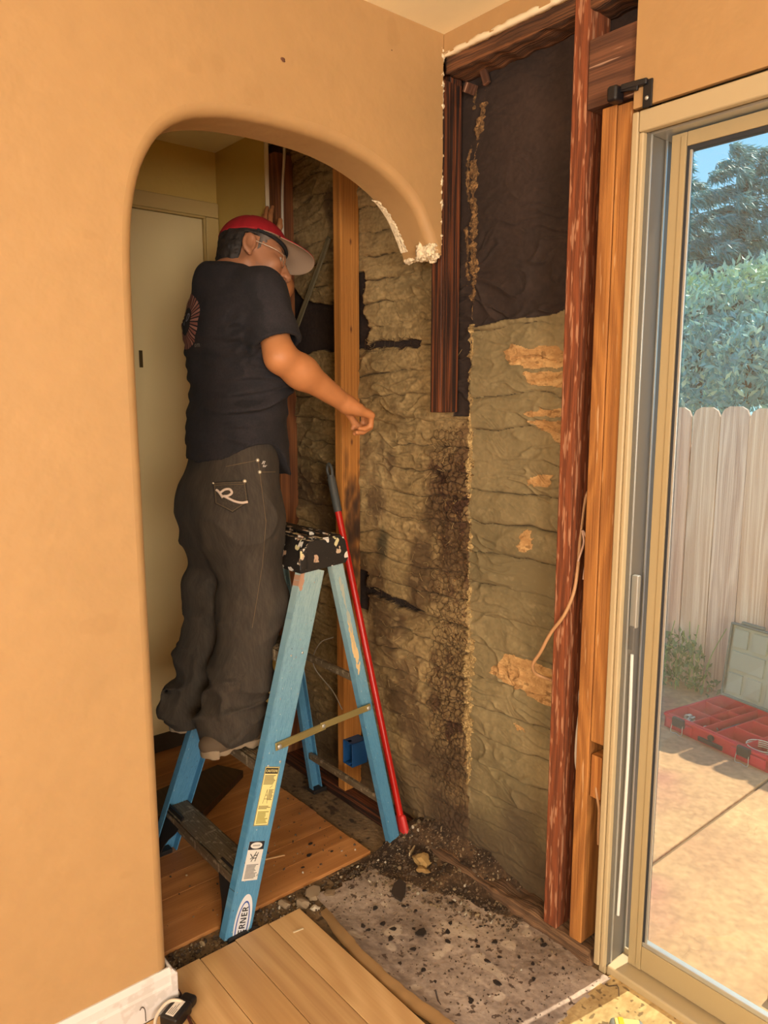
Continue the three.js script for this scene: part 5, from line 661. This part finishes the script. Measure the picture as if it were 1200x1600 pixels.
// ---------- the man on the ladder ----------
{
  const base = [1.07, 0.463, -2.0], man = thing('person', 'man in dark t-shirt, black jeans and red cap standing on the blue ladder', 'person', base);
  const put = (name, g, m, parent = man) => mesh(name, g.translate(-base[0], -base[1], -base[2]), m, parent);
  const v3 = (a) => new THREE.Vector3(...a), add3 = (a, b, s = 1) => [a[0] + b[0] * s, a[1] + b[1] * s, a[2] + b[2] * s];
  // joints
  const C7 = [1.088, 1.80, -2.045], SR = [1.135, 1.762, -1.885], ER = [1.140, 1.588, -1.80], WR = [1.378, 1.459, -1.815];
  const SL = [1.18, 1.772, -2.205], EL = [1.405, 1.845, -2.215], WL = [1.497, 1.995, -2.425];
  // head frame: looks ahead and down, tilted a little away
  const hc = [1.206, 1.889, -2.050], fwd = v3([0.803, -0.241, 0.545]).normalize(), rt0 = v3([-0.431, 0.397, 0.81]), right = rt0.addScaledVector(fwd, -rt0.dot(fwd)).normalize(), up = right.clone().cross(fwd).normalize();
  const hl = (x, y, z) => { const a = x - hc[0], b = y - hc[1], c = z - hc[2]; return [a * fwd.x + b * fwd.y + c * fwd.z, a * up.x + b * up.y + c * up.z, a * right.x + b * right.y + c * right.z]; };
  const hw = (a, b, c) => [hc[0] + fwd.x * a + up.x * b + right.x * c, hc[1] + fwd.y * a + up.y * b + right.y * c, hc[2] + fwd.z * a + up.z * b + right.z * c];
  const cran = ell([-0.008, 0.034, 0], [0.095, 0.086, 0.075]);
  const headF = (() => {
    const face = ell([0.032, -0.03, 0], [0.062, 0.088, 0.06]), chin = ell([0.066, -0.098, 0], [0.022, 0.02, 0.024]), nose = cone([0.086, 0.012, 0], [0.112, -0.032, 0], 0.009, 0.0145), tip = ell([0.107, -0.034, 0], [0.014, 0.011, 0.017]);
    const jaw = [1, -1].map((s) => cone([-0.004, -0.048, 0.05 * s], [0.056, -0.094, 0.016 * s], 0.02, 0.018)), brow = [1, -1].map((s) => cone([0.086, 0.022, 0.012 * s], [0.070, 0.022, 0.046 * s], 0.010, 0.009)), cheek = [1, -1].map((s) => ell([0.066, -0.022, 0.040 * s], [0.022, 0.02, 0.02])), sock = [1, -1].map((s) => ell([0.092, 0.002, 0.031 * s], [0.014, 0.011, 0.016])), eye = [1, -1].map((s) => ell([0.076, 0.002, 0.031 * s], [0.012, 0.011, 0.013]));
    const lipU = cone([0.092, -0.060, -0.018], [0.092, -0.060, 0.018], 0.0075, 0.0075), lipL = cone([0.089, -0.072, -0.015], [0.089, -0.072, 0.015], 0.008, 0.008), muzzle = ell([0.07, -0.065, 0], [0.024, 0.03, 0.032]);
    const ears = [1, -1].map((s) => ({ s, o: ell([0, 0, 0], [0.020, 0.032, 0.009]), i: ell([0.003, 0.003, 0.008], [0.012, 0.022, 0.009]), l: ell([0.007, -0.028, 0], [0.008, 0.01, 0.006]) }));
    return (x, y, z) => {
      const [a, b, c] = hl(x, y, z); let d = smin(cran(a, b, c), face(a, b, c), 0.03); if (d > 0.09) return d - 0.04;
      d = smin(d, chin(a, b, c), 0.02); d = smin(d, muzzle(a, b, c), 0.02); for (const j of jaw) d = smin(d, j(a, b, c), 0.02); for (const j of cheek) d = smin(d, j(a, b, c), 0.02); for (const j of brow) d = smin(d, j(a, b, c), 0.012);
      for (const j of sock) d = smax(d, -j(a, b, c), 0.01); for (const j of eye) d = smin(d, j(a, b, c), 0.003); d = smin(d, nose(a, b, c), 0.010); d = smin(d, tip(a, b, c), 0.006); d = smin(d, lipU(a, b, c), 0.004); d = smin(d, lipL(a, b, c), 0.003);
      d = smax(d, -ell([0.105, -0.044, 0.008], [0.006, 0.005, 0.0045])(a, b, c), 0.003); d = smax(d, -ell([0.105, -0.044, -0.008], [0.006, 0.005, 0.0045])(a, b, c), 0.003);
      for (const e of ears) { const ea = a + 0.010, eb = b + 0.002, ec = c * e.s - 0.083 + 0.4 * ea ; const oo = smax(e.o(ea, eb, ec), -e.i(ea, eb, ec), 0.005); d = smin(d, smin(oo, e.l(ea, eb, ec), 0.006), 0.006); }
      return d;
    };
  })();
  // hands: palm and five chains; d towards the knuckles, l towards the little finger, n out of the back of the hand
  function hand(W, d, l, bends, spread, thumb) {
    const D = v3(d).normalize(), Lr = v3(l), Lv = Lr.addScaledVector(D, -Lr.dot(D)).normalize(), N = thumb.flip ? Lv.clone().cross(D) : D.clone().cross(Lv); const at = (a, b, c) => [W[0] + D.x * a + Lv.x * b + N.x * c, W[1] + D.y * a + Lv.y * b + N.y * c, W[2] + D.z * a + Lv.z * b + N.z * c];
    const palm = [cone(at(0, 0, 0), at(0.034, -0.014, 0), 0.024, 0.021), cone(at(0, 0.006, 0), at(0.03, 0.016, 0), 0.022, 0.019)], fingers = [];
    [[-0.031, 0.088, 0.043, 0.025, 0.021, 0.0092], [-0.0105, 0.093, 0.047, 0.029, 0.022, 0.0094], [0.010, 0.088, 0.044, 0.027, 0.021, 0.0090], [0.029, 0.079, 0.035, 0.021, 0.019, 0.0080]].forEach(([b, m, p1, p2, p3, r], k) => {
      palm.push(cone(at(0.022, b * 0.6, 0), at(m, b, 0), 0.0165, 0.0118));
      let q = at(m, b, 0.002), th = 0; const ph = spread[k]; const ch = []; [[p1, r * 1.08, r], [p2, r, r * 0.92], [p3, r * 0.92, r * 0.78]].forEach(([len, ra, rb], i) => { th += bends[k][i]; const e = [0, 1, 2].map((c) => q[c] + len * ((D.getComponent(c) * Math.cos(ph) + Lv.getComponent(c) * Math.sin(ph)) * Math.cos(th) - N.getComponent(c) * Math.sin(th))); ch.push(cone(q, e, ra, rb)); q = e; }); fingers.push(ch);
    });
    const tc = thumb.pts.map((p) => at(...p)), tch = [cone(tc[0], tc[1], 0.0155, 0.0125), cone(tc[1], tc[2], 0.0118, 0.0105), cone(tc[2], tc[3], 0.0105, 0.0088)];
    return (x, y, z) => {
      let dd = 1; for (const p of palm) dd = smin(dd, p(x, y, z), 0.012);
      if (dd > 0.16) return dd - 0.1;
      for (const ch of fingers) { let f = 1; for (const c of ch) f = smin(f, c(x, y, z), 0.004); dd = smin(dd, f, 0.0045); }
      let t = 1; for (const c of tch) t = smin(t, c(x, y, z), 0.006); return smin(dd, t, 0.007);
    };
  }
  const dR = [WR[0] - ER[0], WR[1] - ER[1] - 0.02, WR[2] - ER[2]];
  const handR = hand(WR, [0.95, -0.31, -0.02], [0.10, -0.34, 0.93], [[0.95, 1.15, 0.6], [1.05, 1.1, 0.5], [1.1, 1.15, 0.5], [1.15, 1.2, 0.5]], [-0.05, 0, 0.04, 0.1], { flip: true, pts: [[0.02, -0.026, -0.008], [0.05, -0.042, -0.024], [0.08, -0.036, -0.045], [0.104, -0.022, -0.054]] });
  const handL = hand(WL, [0.12, 0.86, -0.42], [-0.12, -0.42, -0.88], [[0.12, 0.16, 0.1], [0.08, 0.14, 0.1], [0.1, 0.16, 0.1], [0.16, 0.2, 0.1]], [-0.10, -0.02, 0.08, 0.2], { flip: false, pts: [[0.02, -0.026, -0.004], [0.045, -0.050, -0.008], [0.07, -0.066, -0.012], [0.092, -0.072, -0.014]] });
  const armF = (() => {
    const u = [cone(SR, ER, 0.050, 0.040), cone(ER, add3(ER, [(WR[0] - ER[0]) * 0.3, (WR[1] - ER[1]) * 0.3, (WR[2] - ER[2]) * 0.3]), 0.039, 0.044), cone(add3(ER, [(WR[0] - ER[0]) * 0.28, (WR[1] - ER[1]) * 0.28, (WR[2] - ER[2]) * 0.28]), WR, 0.044, 0.0255)], el = ell([ER[0] - 0.014, ER[1] - 0.008, ER[2] + 0.006], [0.026, 0.026, 0.026]);
    const w = [cone(SL, EL, 0.050, 0.041), cone(EL, add3(EL, [(WL[0] - EL[0]) * 0.3, (WL[1] - EL[1]) * 0.3, (WL[2] - EL[2]) * 0.3]), 0.040, 0.043), cone(add3(EL, [(WL[0] - EL[0]) * 0.28, (WL[1] - EL[1]) * 0.28, (WL[2] - EL[2]) * 0.28]), WL, 0.043, 0.025)];
    return (x, y, z) => { let a = smin(smin(u[0](x, y, z), u[1](x, y, z), 0.03), u[2](x, y, z), 0.03); a = smin(a, handR(x, y, z), 0.016); let b = smin(smin(w[0](x, y, z), w[1](x, y, z), 0.03), w[2](x, y, z), 0.03); b = smin(b, handL(x, y, z), 0.016); return Math.min(a, b); };
  })();
  const neckTop = hw(-0.028, -0.05, 0), neck = cone(C7, neckTop, 0.062, 0.054), neck2 = cone(add3(C7, [0.045, -0.02, 0]), hw(0.02, -0.07, 0), 0.05, 0.042);
  const trunk = stack([[1.16, 1.10, -2.03, 0.07, 0.12], [1.25, 1.10, -2.03, 0.085, 0.14], [1.5, 1.145, -2.035, 0.09, 0.14], [1.72, 1.14, -2.04, 0.085, 0.15], [1.79, 1.125, -2.04, 0.05, 0.08]]);
  const bodyF = (x, y, z) => { let d = smin(headF(x, y, z), smin(neck(x, y, z), neck2(x, y, z), 0.03), 0.022); d = smin(d, armF(x, y, z), 0.012); return smin(d, trunk(x, y, z), 0.03); };
  const skinM = std({ vertexColors: true, roughness: 0.52 });
  const skin = (x, y, z) => {
    const n = fbm(x * 30, y * 30, z * 30, 3), t = 1 + 0.14 * n; let c = [0.47 * t, 0.192 * t, 0.072 * t]; const [a, b, q] = hl(x, y, z);
    if (Math.abs(a) < 0.13 && Math.abs(b) < 0.14 && Math.abs(q) < 0.1) { c = [0.37 * t, 0.165 * t, 0.085 * t]; if (a > 0.02 && b < -0.045) c = mix3(c, [0.27, 0.17, 0.13], 0.4); if (a > 0.082 && Math.abs(b + 0.066) < 0.012 && Math.abs(q) < 0.024) c = [0.36, 0.13, 0.09]; const e = Math.hypot((b - 0.002) / 0.006, (Math.abs(q) - 0.031) / 0.012); if (a > 0.07 && e < 1) c = e < 0.45 ? [0.03, 0.02, 0.015] : [0.5, 0.46, 0.42]; if (a > 0.07 && Math.abs(b - 0.026) < 0.005 && Math.abs(q) > 0.014 && Math.abs(q) < 0.045) c = [0.06, 0.045, 0.035]; }
    return c;
  };
  put('body', meshSDF(bodyF, [0.95, 0.55, -2.56], [1.64, 2.24, -1.70], 0.0034, skin), skinM);
  // hair: dark, grey at the temple
  const hairCut = (a, b, q) => Math.max(b - 0.066, a - (0.044 - 0.62 * Math.max(0, 0.03 - b) + 0.004 * vn(b * 200, q * 100)), -(b + 0.074 + 0.25 * Math.min(0, a) - 0.006 * vn(q * 60, a * 60) + 0.9 * Math.max(0, Math.abs(q) - 0.045)), (Math.abs(q) > 0.05 && a > -0.030 && a < 0.014 && b < 0.032 && b > -0.045) ? 0.006 : -1);
  const hairF = (x, y, z) => { const [a, b, q] = hl(x, y, z), s = smin(cran(a, b, q), smin(ell([-0.045, -0.02, 0], [0.05, 0.06, 0.058])(a, b, q), 1, 0.02), 0.02) - 0.0075 + 0.006 * sstep(0.0, 0.03, a) - 0.003 * vn(x * 60, y * 60, z * 60) - 0.0015 * vn(x * 200, y * 200, z * 200); return Math.max(s, hairCut(a, b, q), -(s + 0.016)); };
  put('hair', meshSDF(hairF, [1.05, 1.76, -2.19], [1.34, 2.04, -1.92], 0.0026, (x, y, z) => { const [a] = hl(x, y, z), t = 0.7 + 0.6 * (0.5 + 0.5 * vn(x * 200, y * 60, z * 200)), g = sstep(0.0, 0.03, a); return mix3([0.020 * t, 0.016 * t, 0.014 * t], [0.16 * t, 0.13 * t, 0.115 * t], g); }), std({ vertexColors: true, roughness: 0.65 }));
  // cap
  const capM = flat('#9e1420', 0.75), rim = (a) => 0.046 + 0.012 * a / 0.1;
  const cap = put('cap', meshSDF((x, y, z) => { const [a, b, q] = hl(x, y, z), s = ell([-0.006, 0.036, 0], [0.106, 0.096, 0.087])(a, b, q) + 0.0014 * Math.pow(Math.abs(Math.cos(3 * Math.atan2(q, a + 0.006))), 30); return Math.max(s, rim(a) - b, -(s + 0.014)); }, [1.05, 1.78, -2.20], [1.36, 2.06, -1.92], 0.0026), capM);
  put('cap_button', new THREE.SphereGeometry(0.008, 12, 8).scale(1, 0.6, 1).translate(...hw(-0.006, 0.133, 0)), capM, man);
  {
    const brim = (lo, hi, off0, off1) => { const nA = 40, nR = 12, pos = [], idx = []; for (const lay of [0, 1]) for (let i = 0; i <= nA; i++) for (let j = 0; j <= nR; j++) { const an = lerp(-1.38, 1.38, i / nA), s = j / nR, ia = -0.006 + 0.102 * Math.cos(an), iq = 0.084 * Math.sin(an), oa = -0.006 + 0.188 * Math.pow(Math.cos(an * 0.96), 0.62), oq = 0.090 * Math.sin(an * 1.0), a = lerp(ia, oa, s), q = lerp(iq, oq, s), dr = -0.20 * (a - 0.09) * s - 0.024 * Math.pow(q / 0.09, 2) * (0.35 + 0.65 * s), b = 0.0565 + dr * 0.9 + (lay ? off1 : off0); pos.push(...hw(a, b, q)); }
      const R = nR + 1, S = (nA + 1) * R; for (let i = 0; i < nA; i++) for (let j = 0; j < nR; j++) { const a = i * R + j, b = a + 1, c = a + R, d = c + 1; idx.push(a, b, c, b, d, c, S + a, S + c, S + b, S + b, S + c, S + d); } for (let i = 0; i < nA; i++) for (const j of [0, nR]) { const a = i * R + j, c = a + R; if (j) idx.push(a, S + a, c, c, S + a, S + c); else idx.push(a, c, S + a, c, S + c, S + a); } for (let j = 0; j < nR; j++) for (const i of [0, nA]) { const a = i * R + j, b = a + 1; idx.push(a, S + a, b, b, S + a, S + b); }
      const g = new THREE.BufferGeometry(); g.setAttribute('position', new THREE.BufferAttribute(new Float32Array(pos), 3)); g.setIndex(idx); g.computeVertexNormals(); return g; };
    put('brim', brim(0, 1, 0.0, 0.002), capM); const u = put('brim_underside', brim(0, 1, -0.0022, -0.0002), flat('#a58f7c', 0.8)); u.userData.label = 'beige underside of the cap brim';
    const band = []; for (let i = 0; i <= 24; i++) { const an = lerp(-1.5, 1.5, i / 24); band.push(hw(-0.006 + 0.099 * Math.cos(an), 0.047, 0.081 * Math.sin(an))); } put('sweatband', tube(band, 0.006, 6, 40), flat('#141418', 0.8));
  }
  // glasses
  { const gl = flat('#b9a894', 0.3, { metalness: 0.7 }); const ring = (s) => tube(Array.from({ length: 14 }, (_, i) => { const a = i / 14 * 2 * PI; return hw(0.098 - 0.006 * Math.abs(Math.cos(a)), -0.002 + 0.0155 * Math.sin(a), s * (0.033 + 0.021 * Math.cos(a))); }), 0.0011, 6, 40, true); put('glasses', merge([ring(1), ring(-1), tube([hw(0.097, 0.004, -0.012), hw(0.103, 0.007, 0), hw(0.097, 0.004, 0.012)], 0.0011, 6), tube([hw(0.093, 0.003, 0.054), hw(0.07, 0.006, 0.068), hw(0.0, 0.012, 0.079)], 0.0013, 6), tube([hw(0.093, 0.003, -0.054), hw(0.07, 0.006, -0.068), hw(0.0, 0.012, -0.079)], 0.0013, 6)]), gl); }
  // t-shirt
  const SRo = add3(SR, [0, 0.004, 0.006]), slR = add3(SR, [(ER[0] - SR[0]) * 0.80, (ER[1] - SR[1]) * 0.80, (ER[2] - SR[2]) * 0.80]), slL = add3(SL, [(EL[0] - SL[0]) * 0.72, (EL[1] - SL[1]) * 0.72, (EL[2] - SL[2]) * 0.72]);
  const torso = stack([[1.235, 1.132, -2.035, 0.142, 0.192], [1.32, 1.128, -2.035, 0.142, 0.190], [1.42, 1.132, -2.035, 0.134, 0.180], [1.50, 1.142, -2.035, 0.126, 0.176], [1.60, 1.140, -2.04, 0.130, 0.190], [1.68, 1.128, -2.04, 0.128, 0.200], [1.75, 1.122, -2.035, 0.108, 0.180], [1.80, 1.116, -2.035, 0.078, 0.125], [1.835, 1.112, -2.04, 0.062, 0.08]]);
  const shR = cone(SRo, slR, 0.068, 0.071), shL = cone(SL, slL, 0.058, 0.060), trapR = cone(add3(C7, [0.0, 0.010, 0]), SRo, 0.060, 0.058), trapL = cone(C7, SL, 0.052, 0.048), collarCut = cone(add3(C7, [0.018, 0.045, 0]), hw(-0.01, -0.03, 0), 0.056, 0.072);
  const cuffR = cone(add3(slR, [(ER[0] - SR[0]) * -0.16, (ER[1] - SR[1]) * -0.16, (ER[2] - SR[2]) * -0.16]), ER, 0.056, 0.058), aR = v3(ER).sub(v3(SR)).normalize();
  const wr2 = (x, y, z) => {
    const s = z * 1.0 + x; let d = 0.006 * fbm(x * 7 + 3, y * 15 + 4 * x, z * 7, 3) * sstep(1.75, 1.55, y);
    const m = sstep(1.0, 1.07, x);
    const arc = (cy, amp, w, k) => { const yy = y - cy - 0.10 * (x - 1.05) * k + 0.01 * Math.pow((z + 2.0) * 3, 2) - 0.016 * vn(x * 10, z * 10, cy * 9); const u = yy / w; d += 1.8 * amp * (0.3 + 0.7 * m) * (u > 0 ? Math.exp(-u * u * 0.35) : Math.exp(-u * u * 3)) * (0.6 + 0.6 * vn(x * 7, z * 7, cy * 20)); };
    arc(1.565, 0.006, 0.012, -1.6); arc(1.53, 0.008, 0.012, -0.6); arc(1.49, 0.011, 0.013, 1.5); arc(1.445, 0.010, 0.013, 2.4); arc(1.40, 0.008, 0.012, 1.2); arc(1.60, 0.007, 0.011, -2.6); arc(1.64, 0.007, 0.011, -3.2); arc(1.68, 0.006, 0.011, -3.6); arc(1.35, 0.006, 0.012, -1.2);
    const q = (x - 1.05) * 1.2 - (y - 1.66) ; d += 0.004 * Math.sin(q * 150) * sstep(-1.93, -1.88, z) * sstep(0.12, 0.02, Math.abs(y - 1.66)) * sstep(1.14, 1.08, x);
    return d + 0.0007 * vn(x * 60, y * 60, z * 60);
  };
  const shirtF = (x, y, z) => {
    let d = torso(x, y, z); const hem = lerp(1.295, 1.346, sstep(0.98, 1.10, x)) - 0.10 * sstep(1.13, 1.26, x) + 0.002 * vn(x * 9, z * 9); d -= 1.35 * wr2(x, y, z); d = Math.max(d, hem - y + 0.002 * Math.sin(z * 60));
    d = smin(d, trapR(x, y, z), 0.05); d = smin(d, trapL(x, y, z), 0.05); let s = smin(shR(x, y, z), shL(x, y, z), 0.02) - 0.003 * vn(x * 22, y * 22, z * 22) - 0.002 * vn(x * 8, y * 40, z * 40); const cut = (x - slR[0]) * aR.x + (y - slR[1]) * aR.y + (z - slR[2]) * aR.z; if (z > -2.0) s = Math.max(s, cut - 0.003 * vn(x * 9, z * 9)); s = smax(s, -cuffR(x, y, z), 0.003); d = smin(d, s, 0.035);
    return smax(d, -collarCut(x, y, z), 0.006);
  };
  const shirtM = std({ map: tex(256, 256, (u, v) => { const n = pf(u, v, 4, 4, 151), g = pf(u, v, 80, 80, 152, 2); return mix3([22, 22, 28], [44, 41, 47], clamp(0.45 + n * 0.6 + g * 0.4)); }, 0.25, 0.25), bumpMap: bump(256, 256, (u, v) => 0.5 + 0.4 * pn(u * 128, v * 128, 128, 128, 4), 0.06, 0.06), bumpScale: 0.0006, roughness: 0.95 });
  const keepN = (g) => { const q = g.toNonIndexed(); return uvBox(q); };
  const shirt = put('t_shirt', keepN(meshSDF(shirtF, [0.90, 1.18, -2.34], [1.42, 1.98, -1.70], 0.0052)), shirtM);
  // seam of the sleeve and its hem
  // print on the back
  { const map = canvasTex(256, 256, (c, w, h) => { c.clearRect(0, 0, w, h); c.translate(w / 2, h / 2); for (let k = 0; k < 36; k++) { c.save(); c.rotate(k / 36 * 2 * PI); c.fillStyle = k % 2 ? '#8f5a50' : '#a8776a'; c.beginPath(); c.moveTo(52, -2.5); c.lineTo(104, -6); c.lineTo(104, 6); c.lineTo(52, 2.5); c.fill(); c.restore(); } c.fillStyle = '#7d7f8a'; c.font = 'bold 44px sans-serif'; c.textAlign = 'center'; c.fillText('D', 22, 2); c.beginPath(); c.ellipse(-6, 6, 5, 9, 0, 0, 6.3); c.fill(); c.font = 'bold 24px sans-serif'; c.fillStyle = '#6d6660'; c.fillText('om', 84, 100); });
    const g = sheetOn(shirtF, [0.80, 1.60, -2.215], [0, 0, 0.235], [0, 0.195, 0], [1, 0, 0], 40, 40, 0.0022); const o = put('back_print', g, std({ map, alphaTest: 0.5, roughness: 0.9 })); o.userData.label = 'faded pink sunburst print'; }
  // jeans
  const hips = stack([[1.0, 1.09, -2.015, 0.06, 0.10], [1.07, 1.085, -2.01, 0.108, 0.165], [1.14, 1.078, -2.015, 0.130, 0.186], [1.22, 1.092, -2.025, 0.128, 0.180], [1.30, 1.112, -2.03, 0.120, 0.172], [1.375, 1.118, -2.03, 0.116, 0.168]]);
  const legs = [[[1.10, 1.11, -1.945], [1.104, 0.88, -1.925], [1.046, 0.67, -1.908], [1.003, 0.52, -1.906]], [[1.095, 1.11, -2.10], [1.085, 0.88, -2.105], [1.03, 0.67, -2.10], [0.99, 0.50, -2.10]]].map((p) => [cone(p[0], p[1], 0.104, 0.09), cone(p[1], p[2], 0.09, 0.082), cone(p[2], p[3], 0.082, 0.070), ell([p[3][0], 0.53, p[3][2]], [0.096, 0.075, 0.072])]);
  const jeansF = (x, y, z) => {
    let L = 9; for (const l of legs) { const q = smin(smin(smin(l[0](x, y, z), l[1](x, y, z), 0.05), l[2](x, y, z), 0.04), l[3](x, y, z), 0.03); L = smin(L, q, 0.012); }
    let d = smin(hips(x, y, z), L, 0.075);
    const low = sstep(0.80, 0.60, y), ph = vn(x * 9, z * 9, Math.floor(z + 2.015) * 7) * 2.5; d -= low * (0.0035 * Math.sin(y * 74 + ph + x * 20 + 2.2 * vn(x * 9, y * 5, z * 9)) + 0.008 * fbm(x * 9, y * 20, z * 9, 3) + 0.018 * Math.pow(1 - Math.abs(vn(x * 8 + z * 5, y * 24, z * 8)), 4)); d -= sstep(1.34, 1.18, y) * 0.012 * fbm(x * 8 + 2, y * 6, z * 8, 3) + sstep(1.30, 1.16, y) * 0.009 * Math.pow(1 - Math.abs(vn(x * 7 + y * 4, y * 9 - x * 5, z * 7)), 4) + 0.006 * Math.sin((x * 0.9 + y) * 46 + 3 * vn(x * 6, y * 6, z * 6)) * sstep(0.72, 0.85, y) * sstep(1.14, 1.02, y) * (0.5 + vn(x * 5, y * 4, z * 5)) + 0.0012 * fbm(x * 60, y * 60, z * 60, 2);
    return Math.max(d, 0.496 - y - 0.012 * sstep(1.0, 0.92, x));
  };
  const denim = std({ map: tex(256, 256, (u, v) => { const t = pn((u + v) * 90, v * 3, 90, 3, 161), n = pf(u, v, 3, 2, 162), f = pf(u, v, 9, 3, 163), g = pn(u * 128, v * 20, 128, 20, 164); return mix3([38, 34, 30], [116, 104, 90], clamp(0.38 + n * 0.3 + f * 0.12 + t * 0.03 + g * 0.08)); }, 0.28, 0.34), bumpMap: bump(256, 256, (u, v) => 0.5 + 0.5 * Math.sin((u + v) * 2 * PI * 40), 0.06, 0.06), bumpScale: 0.0004, roughness: 0.92 });
  const jeans = put('jeans', keepN(meshSDF(jeansF, [0.86, 0.46, -2.28], [1.30, 1.40, -1.74], 0.0052)), denim);
  {
    const stitch = flat('#6b5a42', 0.9), from = (a, b, dir, n = 14, r = 0.0011) => { const p = []; for (let i = 0; i <= n; i++) { const q = cast(jeansF, [0, 1, 2].map((k) => lerp(a[k], b[k], i / n)), dir, 0.9); if (q[3] < 0.88) p.push([q[0], q[1], q[2]]); } return p.length > 2 ? tube(p, r, 5, n * 4) : null; }, V = [0.497, -0.11, -0.861], back = (px, py) => [px, py]; // thrown from the side the camera is on, towards the body
    // pocket patch
    const pk = canvasTex(256, 288, (c, w, h) => { c.clearRect(0, 0, w, h); const path = () => { c.beginPath(); c.moveTo(6, 6); c.lineTo(w - 6, 6); c.lineTo(w - 4, h * 0.68); c.lineTo(w / 2, h - 6); c.lineTo(4, h * 0.68); c.closePath(); }; path(); c.fillStyle = '#3a332b'; c.fill(); const r = rng(8); c.save(); c.clip(); for (let k = 0; k < 2600; k++) { c.fillStyle = r() < 0.5 ? 'rgba(110,98,82,.25)' : 'rgba(16,14,12,.3)'; c.fillRect(r() * w, r() * h, 1.5, 4 + r() * 9); } c.restore(); path(); c.strokeStyle = '#1b1714'; c.lineWidth = 4; c.stroke(); c.setLineDash([7, 4]); c.strokeStyle = '#94794f'; c.lineWidth = 2.2; c.save(); c.translate(w * 0.045, h * 0.04); c.scale(0.91, 0.91); path(); c.stroke(); c.restore(); c.beginPath(); c.moveTo(10, 34); c.lineTo(w - 10, 34); c.stroke(); });
    const o = [0.611, 1.258, -1.222], U = [0.074, 0.004, 0.061], W = [0.001, 0.089, -0.017], dir = [0.474, -0.128, -0.871];
    const p = put('back_pocket', sheetOn(jeansF, o, U, W, dir, 40, 46, 0.003), std({ map: pk, alphaTest: 0.5, roughness: 0.95 }), man); p.userData.label = 'back pocket with a white script R';
    const onP = (a, b, lift = 0.006) => { const q = cast(jeansF, [0, 1, 2].map((k) => o[k] + U[k] * a + W[k] * b), dir); return [q[0] - dir[0] * lift, q[1] - dir[1] * lift, q[2] - dir[2] * lift]; };
    const thread = flat('#c9b7aa', 0.8), R = [[[0.10, 0.74], [0.16, 0.68], [0.22, 0.58], [0.27, 0.48]], [[0.22, 0.66], [0.36, 0.74], [0.5, 0.73], [0.54, 0.63], [0.44, 0.55], [0.28, 0.53], [0.24, 0.52]], [[0.30, 0.54], [0.44, 0.45], [0.60, 0.36], [0.80, 0.31], [0.97, 0.33]]]; put('embroidery', merge(R.map((l) => tube(l.map(([a, b]) => onP(a, b, 0.0045)), 0.0036, 7, 34))), thread, man);
    const riv = (q, s = 0.0055) => new THREE.SphereGeometry(s, 12, 8).translate(...q); put('rivets', merge([riv(onP(0.95, 0.97)), riv(onP(0.03, 0.95), 0.003), riv(cast(jeansF, [0.702, 1.359, -1.169], V).slice(0, 3)), riv(cast(jeansF, [0.701, 1.392, -1.177], V).slice(0, 3))]), flat('#d8cdb8', 0.3, { metalness: 0.5 }), man);
    const small = canvasTex(64, 96, (c) => { c.clearRect(0, 0, 64, 96); c.fillStyle = '#c9c4bd'; c.font = 'bold italic 44px serif'; c.save(); c.translate(12, 44); c.rotate(0.25); c.fillText('R', 0, 0); c.fillText('w', 12, 34); c.restore(); }); put('coin_pocket_embroidery', sheetOn(jeansF, [0.705, 1.368, -1.170], [0.016, 0.003, 0.013], [0, 0.025, -0.004], V, 10, 12, 0.003), std({ map: small, alphaTest: 0.5, roughness: 0.9 }), man);
    const seams = [from([0.702, 1.395, -1.176], [0.702, 1.221, -1.142], V, 30, 0.0008), from([0.702, 1.221, -1.142], [0.683, 1.096, -1.134], V, 20, 0.0008), from([0.683, 1.096, -1.134], [0.642, 0.92, -1.13], V, 26, 0.0008), from([0.704, 1.359, -1.167], [0.738, 1.36, -1.141], V, 12, 0.0009), from([0.631, 1.374, -1.233], [0.699, 1.391, -1.18], V, 20, 0.0008)].filter(Boolean); put('stitching', merge(seams), stitch, man);
  }
  // shoes on the second step
  const shoeM = flat('#5a4c3c', 0.85), soleM = flat('#8d7d68', 0.85);
  for (const [x, z, s] of [[0.900, -1.880, 1], [0.905, -2.10, 1]]) {
    const y = 0.463, up1 = (a, b, q) => smin(ell([0.05, 0.024, 0], [0.055, 0.036, 0.040])(a, b, q), ell([0.17, 0.026, 0], [0.085, 0.036, 0.046])(a, b, q), 0.05);
    const w = (a) => 0.034 + 0.016 * sstep(0.05, 0.19, a) - 0.002; const shoe = put('shoe', meshSDF((X, Y, Z) => Math.max(up1(X - x, Y - y - 0.012, Z - z), y + 0.018 - Y), [x - 0.03, y, z - 0.08], [x + 0.29, y + 0.10, z + 0.08], 0.004), shoeM);
    put('sole', meshSDF((X, Y, Z) => { const a = X - x, b = Y - y, q = Z - z, r = a < 0.04 ? Math.hypot(a - 0.04, q) - 0.04 : a > 0.2 ? Math.hypot((a - 0.2) * 0.85, q) - 0.05 : Math.abs(q) - w(a); const tread = 0.004 * Math.max(0, Math.sin(a * 170)) + 0.01 * sstep(0.03, 0.0, Math.abs(a - 0.105) - 0.012) ; return smax(r, Math.max(b - 0.026 - 0.006 * sstep(0.06, 0, a), tread - b), 0.006); }, [x - 0.03, y - 0.01, z - 0.08], [x + 0.29, y + 0.05, z + 0.08], 0.0035), soleM, man);
  }
}
renderer.render(scene, camera);
